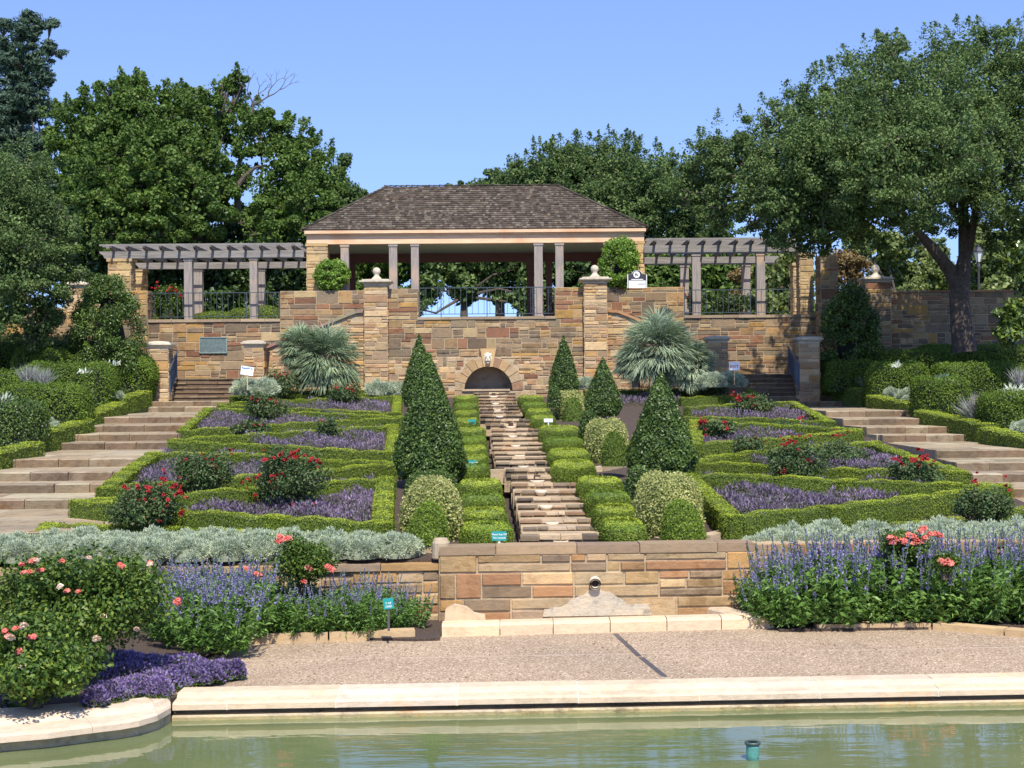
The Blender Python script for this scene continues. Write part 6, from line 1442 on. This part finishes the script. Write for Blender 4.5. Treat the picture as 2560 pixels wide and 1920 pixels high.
# ------------------------------------------------------------------ signs
def text(t, s, p, size, mat, name='lettering', rz=0, align='CENTER'):
    cu = bpy.data.curves.new(name, 'FONT'); cu.body = s; cu.size = size; cu.align_x = align; cu.align_y = 'CENTER'; cu.extrude = 0.001; cu.offset = size*0.012
    cu.materials.append(M[mat]); o = bpy.data.objects.new(name, cu); COL.objects.link(o); o.parent = t
    bpy.context.view_layer.update(); me = bpy.data.meshes.new_from_object(o.evaluated_get(bpy.context.evaluated_depsgraph_get())); bpy.data.objects.remove(o)
    o = bpy.data.objects.new(name, me); COL.objects.link(o); o.parent = t
    o.rotation_euler = (math.pi/2, rz, 0); o.location = Vector(p)-Vector(t.location); return o
def yard(label, px, py, w_px, h_px, D, mat, lines, tm, rot=0.0, stake='timber_stake', ysz=None, stake_l=0.35, grp=None):
    c = P(px, py, D); w_, h = w_px/FPX*D, h_px/FPX*D; t = thing('yard_sign', label, 'sign', c-Vector((0,0,h/2+stake_l)), grp)
    mb = MB(); cs, sn = math.cos(rot), math.sin(rot); R = lambda x, z: (c.x+x*cs-z*sn, c.z+x*sn+z*cs)
    mb.prism([R(-w_/2,-h/2), R(w_/2,-h/2), R(w_/2,h/2), R(-w_/2,h/2)], c.y, c.y+0.012); build('panel', mb, M[mat], t)
    mb = MB(); mb.box((c.x-0.016, c.y+0.014, c.z-h/2-stake_l), (c.x+0.016, c.y+0.035, c.z+h*0.2)); build('stake', mb, M[stake], t)
    for s_, z_, sz, m_ in lines:
        x_, zz = R(0, z_*h); text(t, s_, (x_, c.y-0.003, zz), sz*h, m_, rz=-rot)
    return t
SG = 'teal keep-off signs by the cascade'
ln = [('Please Stay Off', 0.17, 0.27, 'white_paint'), ('The Cascade', -0.2, 0.27, 'white_paint')]
yard('teal sign reading Please Stay Off The Cascade on the front wall', 1248, 1340, 36, 23, 22.9, 'teal', ln, 0, stake='white_paint', stake_l=0.3, grp=SG)
yard('teal cascade sign halfway up, left of the cascade', 1179, 1160, 25, 19, 32.4, 'teal', ln, 0, stake='white_paint', stake_l=0.12, grp=SG)
yard('teal cascade sign highest, top edge showing over the hedge', 1179, 1055, 20, 12, 42.0, 'teal', [], 0, stake='white_paint', stake_l=0.1, grp=SG)
yard('small white sign edge showing right of the cascade', 1371, 1051, 22, 9, 42.0, 'white_paint', [], 0, stake='white_paint', stake_l=0.1)
yard('tilted teal sign half hidden in the left salvias', 971, 1509, 26, 27, 20.6, 'teal', [('T OF', 0.02, 0.26, 'white_paint'), ('OND', -0.28, 0.26, 'white_paint')], 0, 0.12, 'dark_metal', stake_l=0.3, grp=SG)
t = yard('white yard sign with blue heading near the left pier', 618, 927, 32, 22, 51.0, 'white_paint', [], 0, -0.16, stake_l=0.5)
mb = MB(); c = P(618, 922, 51.0)
for dx, dz, wd, ht in ((-0.155,0.045,0.035,0.06),(0.155,-0.005,0.035,0.06),(-0.02,0.022,0.22,0.035)):
    mb.box((c.x+dx-wd/2, c.y-0.006, c.z+dz-ht/2), (c.x+dx+wd/2, c.y-0.001, c.z+dz+ht/2))
build('blue_heading', mb, M['blue_paint'], t)
yard('white yard sign reading EXIT in red before the right stairs', 1836, 915, 27, 21, 52.0, 'white_paint', [('EXIT', -0.08, 0.5, 'red_paint')], 0, 0.0, stake_l=0.5)
# shaped black and white garden sign
c = P(1593, 700, 57.3); t = thing('garden_sign', 'black and white shaped sign with round emblem on the wall top', 'sign', (c.x, c.y, Z(722,57.3,1593)))
w_ = 49/FPX*57.3; zt_, zb_ = Z(686,57.3,1593), Z(720,57.3,1593)
def shape(k, y0, y1):
    hw = w_/2*k; cz = zt_; pts = [(c.x-hw, zb_), (c.x+hw, zb_), (c.x+hw, cz)]
    pts += [(c.x+hw*0.62, cz+0.02)] + [(c.x+0.19*k*math.cos(a_), cz+0.02+0.14*k*math.sin(a_)) for a_ in np.linspace(0.15, math.pi-0.15, 9)] + [(c.x-hw*0.62, cz+0.02), (c.x-hw, cz)]
    mb = MB(); mb.prism(pts, y0, y1); return mb
build('border', shape(1.0, c.y, c.y+0.03), M['white_paint'], t)
mb = shape(0.92, c.y-0.008, c.y-0.001); mb.v = [(x, y, z) for x, y, z in mb.v]; build('black_field', mb, M['black_paint'], t)
mb = MB(); n_ = 20; mb.prism([(c.x-0.02+0.125*math.cos(2*math.pi*k/n_), zt_-0.01+0.125*math.sin(2*math.pi*k/n_)) for k in range(n_)], c.y-0.016, c.y-0.009); build('emblem', mb, M['white_paint'], t)
mb = MB(); 
for (a_, b_, s_) in ((-0.03,0.02,0.035),(0.02,-0.02,0.03),(-0.055,-0.04,0.02)): mb.prism([(c.x-0.02+a_+s_*math.cos(q)*(1+0.3*math.sin(3*q)), zt_-0.01+b_+s_*math.sin(q)) for q in np.linspace(0, 5.6, 8)], c.y-0.022, c.y-0.017)
build('emblem_leaf', mb, M['black_paint'], t)
mb = MB(); mb.box((c.x-w_*0.3, c.y-0.014, zt_-0.205), (c.x+w_*0.3, c.y-0.0085, zt_-0.175)); build('white_line', mb, M['white_paint'], t)
mb = MB(); mb.box((c.x-w_*0.43, c.y-0.016, zb_), (c.x+w_*0.43, c.y-0.0085, zt_-0.235)); build('lower_panel', mb, M['white_paint'], t)
mb = MB(); mb.box((c.x+0.03, c.y-0.022, zt_-0.375), (c.x+w_*0.40, c.y-0.0165, zt_-0.355)); build('dark_line', mb, M['black_paint'], t)
# lamp post
c = P(2447, 735, 66); t = thing('lamp_post', 'black post lantern lamp beyond the right garden wall', 'lamp', (c.x, c.y, FL)); zt_ = ray(2447, 655)[1]*66
mb = MB(); mb.lathe((c.x, c.y, FL-0.1), [(0.12,0),(0.12,0.3),(0.06,0.4),(0.05,zt_-FL-0.3),(0.09,zt_-FL-0.1),(0.05,zt_-FL+0.08),(0,zt_-FL+0.1)], 10); build('post', mb, M['black_paint'], t)
mb = MB(); mb.lathe((c.x, c.y, zt_), [(0.10,0),(0.22,0.42),(0,0.42)], 6); build('lantern_glass', mb, M['glass'], t)
mb = MB(); mb.lathe((c.x, c.y, zt_+0.42), [(0.26,0),(0.27,0.03),(0.12,0.2),(0.04,0.26),(0.03,0.36),(0,0.38)], 6)
for k in range(6): a_ = k*math.pi/3; mb.tube([(c.x+0.105*math.cos(a_), c.y+0.105*math.sin(a_), zt_), (c.x+0.225*math.cos(a_), c.y+0.225*math.sin(a_), zt_+0.42)], 0.012, 4)
build('lantern_roof', mb, M['black_paint'], t)

# ------------------------------------------------------------------ trees
def tree(name, label, blobs, trunk, mat, n, leaf=(0.13,0.08), bark='bark', grp=None, sub=1.0, spiky=0, dy=0, shrink=0.9, limbs=(), fill=0.25, flat=0.75, spread=0.75, droop=0.0):
    """blobs: (px, py, D, r); trunk: [(px, py, D, radius)...] from the foot up"""
    T = [(P(a_, b_, D), r_) for a_, b_, D, r_ in trunk]; t = thing(name, label, 'tree', T[0][0], grp)
    mb = MB(); mb.tube([p for p, _ in T], [r_ for _, r_ in T], 12)
    for lb_ in limbs:
        mb.tube([P(a_, b_, D) for a_, b_, D, _ in lb_], [r_ for *_, r_ in lb_], 9)
    rn = random.Random(len(blobs)*13+n); B = [(np.array(P(a_, b_+dy, D)), r_*shrink) for a_, b_, D, r_ in blobs]
    top = np.array(T[-1][0])
    for c, r_ in B:
        m_ = (top+c)/2+rng.normal(0, 0.3, 3)+[0,0,-0.2*r_]; mb.tube([tuple(top), tuple(m_), tuple(c)], [T[-1][1]*0.55, T[-1][1]*0.35, 0.03], 6)
        for k in range(4): e = c+rdir(1)[0]*r_*0.8; mb.tube([tuple((m_+c)/2), tuple((c+e)/2+rng.normal(0,0.1,3)), tuple(e)], [0.06, 0.04, 0.012], 5)
    build('trunk', mb, M[bark], t)
    tot = sum(r_*r_ for _, r_ in B); Q = []
    for c, r_ in B:
        nb = int(n*r_*r_/tot); ns = max(6, int(11*r_*r_*sub))
        for k in range(ns):
            d = rdir(1)[0]; f = rng.uniform(0.5, 1.0); sr = rng.uniform(0.32, 0.62)*min(1.1, max(0.6, r_/2.2))
            cc = c+d*r_*f*np.array([1,1,0.9]); Q.append(clump(cc, (sr, sr, sr*flat), int(nb*(1-fill)/ns), leaf[0], leaf[1], spread, 0.35, 0.45, droop))
        for k in range(int(spiky*r_*r_)):
            d = rdir(1)[0]; d[2] = abs(d[2])+0.2; d /= np.linalg.norm(d); L_ = rng.uniform(0.25, 0.7); m_ = 90
            f = rng.uniform(0, 1, (m_, 1)); up_ = d*0.5+np.array([0, 0, 0.7]); pp = c+d*r_*0.95+up_*L_*f+rng.normal(0, 1, (m_, 3))*0.15*(1.1-f)
            Q.append(leaves(pp, np.tile([0, -0.3, 0.8], (m_, 1)), leaf[0], leaf[1], 0.9))
        nf = int(nb*fill); dd = rdir(nf); Q.append(leaves(c+dd*r_*0.8*rng.uniform(0.2,1,(nf,1)), dd, leaf[0]*1.5, leaf[1]*1.6, 0.8, droop))
    quads('crown', np.concatenate(Q), M[mat], t)
    return t
# the great live oak at right, in front of the garden wall
ob = [(2430,235,52,2.2),(2300,235,50,2.0),(2560,250,52,2.4),(2190,215,52,1.7),(2210,330,49,2.1),(2070,330,50,2.0),(1970,340,51,1.7),(1880,390,52,1.5),(2340,370,48,2.3),(2480,370,51,2.3),(2110,440,48,2.0),(1980,450,49,1.9),(1870,470,51,1.5),(1790,440,53,1.1),(2250,490,48,1.9),(2400,480,52,1.8),(2570,470,50,2.3),(2040,540,49,1.4),(1920,540,50,1.1),(1800,530,52,0.8),(2150,560,50,1.3),(2300,560,53,0.9),(2540,590,52,1.0),(1820,410,52,1.1),(2230,120,52,0.8),(2400,130,53,1.0),(2500,125,53,1.1),(2660,320,52,2.6),(2680,180,52,2.0),(2060,600,51,0.7),(2110,250,51,1.2),(1750,500,53,1.1),(1735,430,54,1.0),(1990,590,49,0.9),(1930,585,50,0.6),(1780,380,53,0.9),(2080,520,48,1.3),(1960,500,48,1.3),(2180,420,47,1.8),(2050,400,48,1.8)]
tree('live_oak', 'great spreading live oak with forked dark trunk at right', ob, [(2412,880,53,0.42),(2402,800,53,0.36),(2398,740,53,0.34),(2404,690,53,0.30),(2412,640,53,0.22),(2408,520,53,0.17),(2390,400,52.5,0.12)], 'oak', 260000, (0.105,0.055), spiky=4, fill=0.15, sub=0.9, shrink=0.95,
     limbs=[[(2398,730,53,0.26),(2375,675,53,0.24),(2340,630,52.5,0.20),(2300,585,52,0.14),(2230,500,51,0.09),(2120,420,50,0.05)], [(2404,690,53,0.2),(2425,610,53,0.16),(2440,520,52.5,0.12),(2500,400,52,0.08)], [(2405,560,53,0.12),(2360,480,52,0.1),(2280,380,51,0.07),(2150,300,50,0.04)], [(2440,520,53,0.1),(2470,420,53,0.09),(2430,340,52,0.08),(2480,240,52,0.06)]])
tree('magnolia_tree', 'glossy broad-leaved magnolia at the right picture edge', [(2555,640,49,0.75),(2545,790,48.5,0.8),(2520,840,48.5,0.5),(2600,720,49,1.1),(2580,570,49,0.6)], [(2620,900,49.5,0.15),(2610,700,49.5,0.1)], 'magnolia', 14000, (0.16,0.075))
# middle background oaks
tree('background_oak', 'wide rounded live oak behind the right side of the pavilion roof', [(1350,430,82,2.4),(1440,410,83,2.6),(1530,420,82,2.7),(1620,440,80,2.6),(1700,470,78,2.4),(1290,430,84,1.5),(1480,500,80,2.6),(1600,530,79,2.4),(1700,560,78,2.0),(1370,520,81,2.4),(1760,480,77,1.8),(1420,370,83,1.3),(1560,380,82,1.3),(1790,560,76,1.6)], [(1500,800,82,0.4),(1500,600,82,0.3)], 'oak', 120000, (0.15,0.08), spiky=4, dy=28, shrink=0.85, sub=0.8)
tree('background_oak', 'low rounded oak just above the pavilion ridge', [(1250,465,90,1.5),(1200,480,90,1.2),(1150,490,90,1.0),(1310,460,88,1.4),(1080,490,92,0.8)], [(1250,800,90,0.3),(1250,560,90,0.2)], 'oak', 22000, (0.17,0.09))
# broad leafed trees at left
tree('red_oak', 'big bright green oak behind the left pergola, largest of the left group', [(330,310,72,2.6),(250,350,72,2.5),(420,330,71,2.3),(500,300,72,2.1),(180,340,73,2.0),(400,430,69,2.7),(300,450,69,2.6),(520,420,70,2.2),(480,520,68,2.2),(250,500,69,2.0),(340,560,68,2.2),(560,260,72,1.3),(340,230,72,1.0),(310,250,72,1.0),(600,190,72,0.65),(575,210,72,0.5),(440,250,72,1.2),(230,270,72,1.2),(200,420,71,1.8),(420,570,68,1.7),(250,200,72,0.35),(345,180,72,0.5),(320,200,72,0.5),(500,235,72,0.7),(620,330,71,1.3),(250,590,68,1.3)],
     [(470,800,71,0.45),(500,640,71,0.35),(480,520,71,0.25)], 'red_oak', 200000, (0.165,0.10), spiky=6, fill=0.04, sub=0.62, dy=14, shrink=0.85, limbs=[[(600,560,70,0.12),(590,470,70,0.18),(612,440,70,0.10),(640,418,70,0.06),(668,412,70,0.03)], [(300,470,70,0.14),(260,400,70,0.1)]])
tree('red_oak', 'green oak tree beside the left end of the pavilion roof', [(720,370,73,1.6),(760,420,72,1.7),(700,450,71,1.8),(800,460,72,1.5),(740,530,70,1.8),(660,540,70,1.6),(820,520,71,1.3),(690,330,73,1.0),(780,350,73,0.5),(640,300,74,1.0),(660,600,69,1.2),(760,590,70,1.1)], [(700,800,72,0.3),(690,600,72,0.22),(650,500,72,0.15)], 'red_oak', 80000, (0.165,0.10), spiky=6, fill=0.05, sub=0.65, shrink=0.85)
tree('slender_tree', 'thin grey-green tree top beyond the pavilion roof, left', [(840,440,88,0.9),(860,400,88,0.6),(880,480,88,0.9),(835,480,88,1.2),(855,520,88,1.4)], [(850,800,88,0.2),(850,500,88,0.1)], 'oak', 16000, (0.15,0.08))
tree('bluish_cedar', 'tall bluish conifer in the top left corner', [(60,80,80,1.3),(20,150,80,1.7),(90,160,80,1.3),(40,250,80,2.0),(100,270,80,1.2),(20,350,80,2.3),(90,380,80,1.8),(40,470,79,2.3),(120,120,80,0.6),(130,60,80,0.45),(150,135,80,0.35),(70,40,80,0.5),(100,60,80,0.5),(10,60,80,0.5),(110,200,80,0.7),(120,480,79,1.6),(60,560,79,2.0),(-60,300,80,3.0)], [(40,800,80,0.4),(45,400,80,0.3),(50,150,80,0.15)], 'cedar_leaf', 90000, (0.20,0.06), flat=0.45, spread=0.5)
tree('live_oak', 'grey-green oak overhanging the left picture edge', [(30,470,52,1.5),(80,520,52,1.3),(20,600,51,1.7),(110,600,52,1.2),(150,560,53,0.8),(60,700,51,1.5),(140,680,52,0.9),(20,790,51,1.3),(110,760,52,1.1),(160,740,53,0.6),(100,830,52,1.0),(-60,650,52,2.5),(-40,480,52,1.8),(150,620,53,0.8),(60,430,53,0.9)], [(-60,900,53,0.3),(-40,700,53,0.25)], 'oak', 100000, (0.085,0.05), fill=0.12, sub=0.8, spiky=5)
# bare twigs above the left oak
t = thing('bare_branch', 'leafless grey branch against the sky above the left oak', 'branch', P(628, 300, 71)); mb = MB(); rn = random.Random(6)
def twig(p, d, L, r_, k):
    q = p+d*L; mb.tube([p, (p+q)/2+Vector((rn.uniform(-0.05,0.05), 0, rn.uniform(-0.05,0.05))), q], [r_, r_*0.8, r_*0.6], 5)
    if k: 
        for s_ in (-1, 1):
            dd = Vector((d.x+s_*rn.uniform(0.2,0.6), rn.uniform(-0.3,0.3), d.z+rn.uniform(-0.3,0.3))).normalized(); twig(q, dd, L*rn.uniform(0.6,0.85), r_*0.62, k-1)
twig(P(628,300,71), Vector((0.1,0,1)).normalized(), 0.8, 0.06, 4); twig(P(632,262,71), Vector((0.85,0,0.45)).normalized(), 0.8, 0.05, 4)
build('twigs', mb, M['bark'], t)
# darker tree line that closes the view beneath the crowns
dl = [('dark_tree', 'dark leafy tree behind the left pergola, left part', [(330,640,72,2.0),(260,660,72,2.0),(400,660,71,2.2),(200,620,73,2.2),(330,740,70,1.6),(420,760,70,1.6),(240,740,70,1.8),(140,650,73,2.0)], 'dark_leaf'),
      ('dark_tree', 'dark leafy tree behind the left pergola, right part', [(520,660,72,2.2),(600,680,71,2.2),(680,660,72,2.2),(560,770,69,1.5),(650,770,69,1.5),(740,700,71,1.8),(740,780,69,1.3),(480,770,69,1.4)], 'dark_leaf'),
      ('hedge_tree', 'green tree seen through the pavilion, left columns', [(800,650,76,1.6),(900,660,76,1.8),(980,650,75,1.8),(880,750,74,1.4),(960,760,74,1.3),(820,740,74,1.3)], 'red_oak'),
      ('hedge_tree', 'green tree seen through the pavilion above the railing', [(1080,640,76,2.0),(1170,650,77,2.0),(1260,650,76,2.0),(1340,660,75,1.8),(1070,720,75,1.2),(1160,720,76,1.2),(1240,720,76,1.1),(1330,740,74,1.4),(1040,770,73,0.7),(1380,770,74,1.0)], 'oak'),
      ('hedge_tree', 'green tree seen through the pavilion, right columns', [(1430,670,76,1.8),(1500,680,75,1.8),(1570,670,76,1.8),(1450,760,74,1.4),(1540,760,74,1.4)], 'dark_leaf'),
      ('hedge_tree', 'mid green tree behind the right pergola', [(1650,680,74,1.6),(1720,690,73,1.6),(1800,680,74,1.7),(1660,760,72,1.3),(1750,770,72,1.3),(1830,760,72,1.4)], 'red_oak'),
      ('far_tree', 'pale green tree behind the right pergola post', [(1900,690,78,1.7),(1980,700,80,1.8),(1900,770,76,1.4),(1990,770,76,1.4),(1950,640,80,1.4)], 'far_leaf'),
      ('far_tree', 'pale sunlit tree beyond the right garden wall, left of the trunk', [(2220,680,92,1.8),(2290,700,92,1.8),(2350,690,92,1.7),(2150,600,90,1.6),(2240,620,90,1.5),(2330,640,95,1.6),(2280,750,88,1.5),(2180,750,88,1.5)], 'far_leaf'),
      ('far_tree', 'olive tree beyond the right garden wall, right of the trunk', [(2480,640,88,2.0),(2540,680,87,1.9),(2500,740,86,1.7),(2430,700,90,1.6),(2570,600,86,1.8),(2450,590,90,1.2)], 'far_leaf')]
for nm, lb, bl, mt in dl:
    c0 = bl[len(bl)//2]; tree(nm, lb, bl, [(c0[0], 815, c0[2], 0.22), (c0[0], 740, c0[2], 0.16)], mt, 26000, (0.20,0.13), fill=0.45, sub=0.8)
tree('crepe_myrtle', 'rusty small tree by the shaded right pillar', [(2110,650,60,0.7),(2140,680,60,0.75),(2095,690,60,0.6),(2150,720,60,0.6)], [(2120,790,60,0.08),(2120,700,60,0.05)], 'rust_leaf', 7000, (0.10,0.06))
tree('crepe_myrtle', 'rusty hedge tree seen between right pergola columns', [(1850,690,70,0.6),(1845,740,70,0.6)], [(1850,800,70,0.08),(1850,720,70,0.05)], 'rust_leaf', 3500, (0.12,0.07))

# fallen leaves and petals on the path and the pool rim
px_ = rng.uniform(500, 2500, 260); py_ = np.where(rng.uniform(0, 1, 260) < 0.6, rng.uniform(1600, 1640, 260), rng.uniform(1640, 1700, 260))
LP = np.array([tuple(H(a_, b_, PATH_Z+0.006)) for a_, b_ in zip(px_, py_)])
t = tag(quads('fallen_leaves', leaves(LP, np.tile([0, 0, 1.0], (260, 1)), 0.045, 0.022, 0.15), M['rust_leaf']), 'scattered fallen leaves on the gravel path', 'leaf litter', None, 'stuff')
# added tree: its dark leaf colour gives the left oaks' gaps their shade
tree('dark_tree', 'added deep green tree darkening the gaps of the left oaks', [(250,420,78,2.6),(400,420,78,2.8),(300,560,78,2.8),(480,470,78,2.4),(450,600,78,2.6),(600,560,78,1.6),(720,540,78,2.0),(150,560,78,2.4)], [(400,800,78,0.3),(400,600,78,0.2)], 'dark_leaf', 50000, (0.22,0.14), fill=0.4)
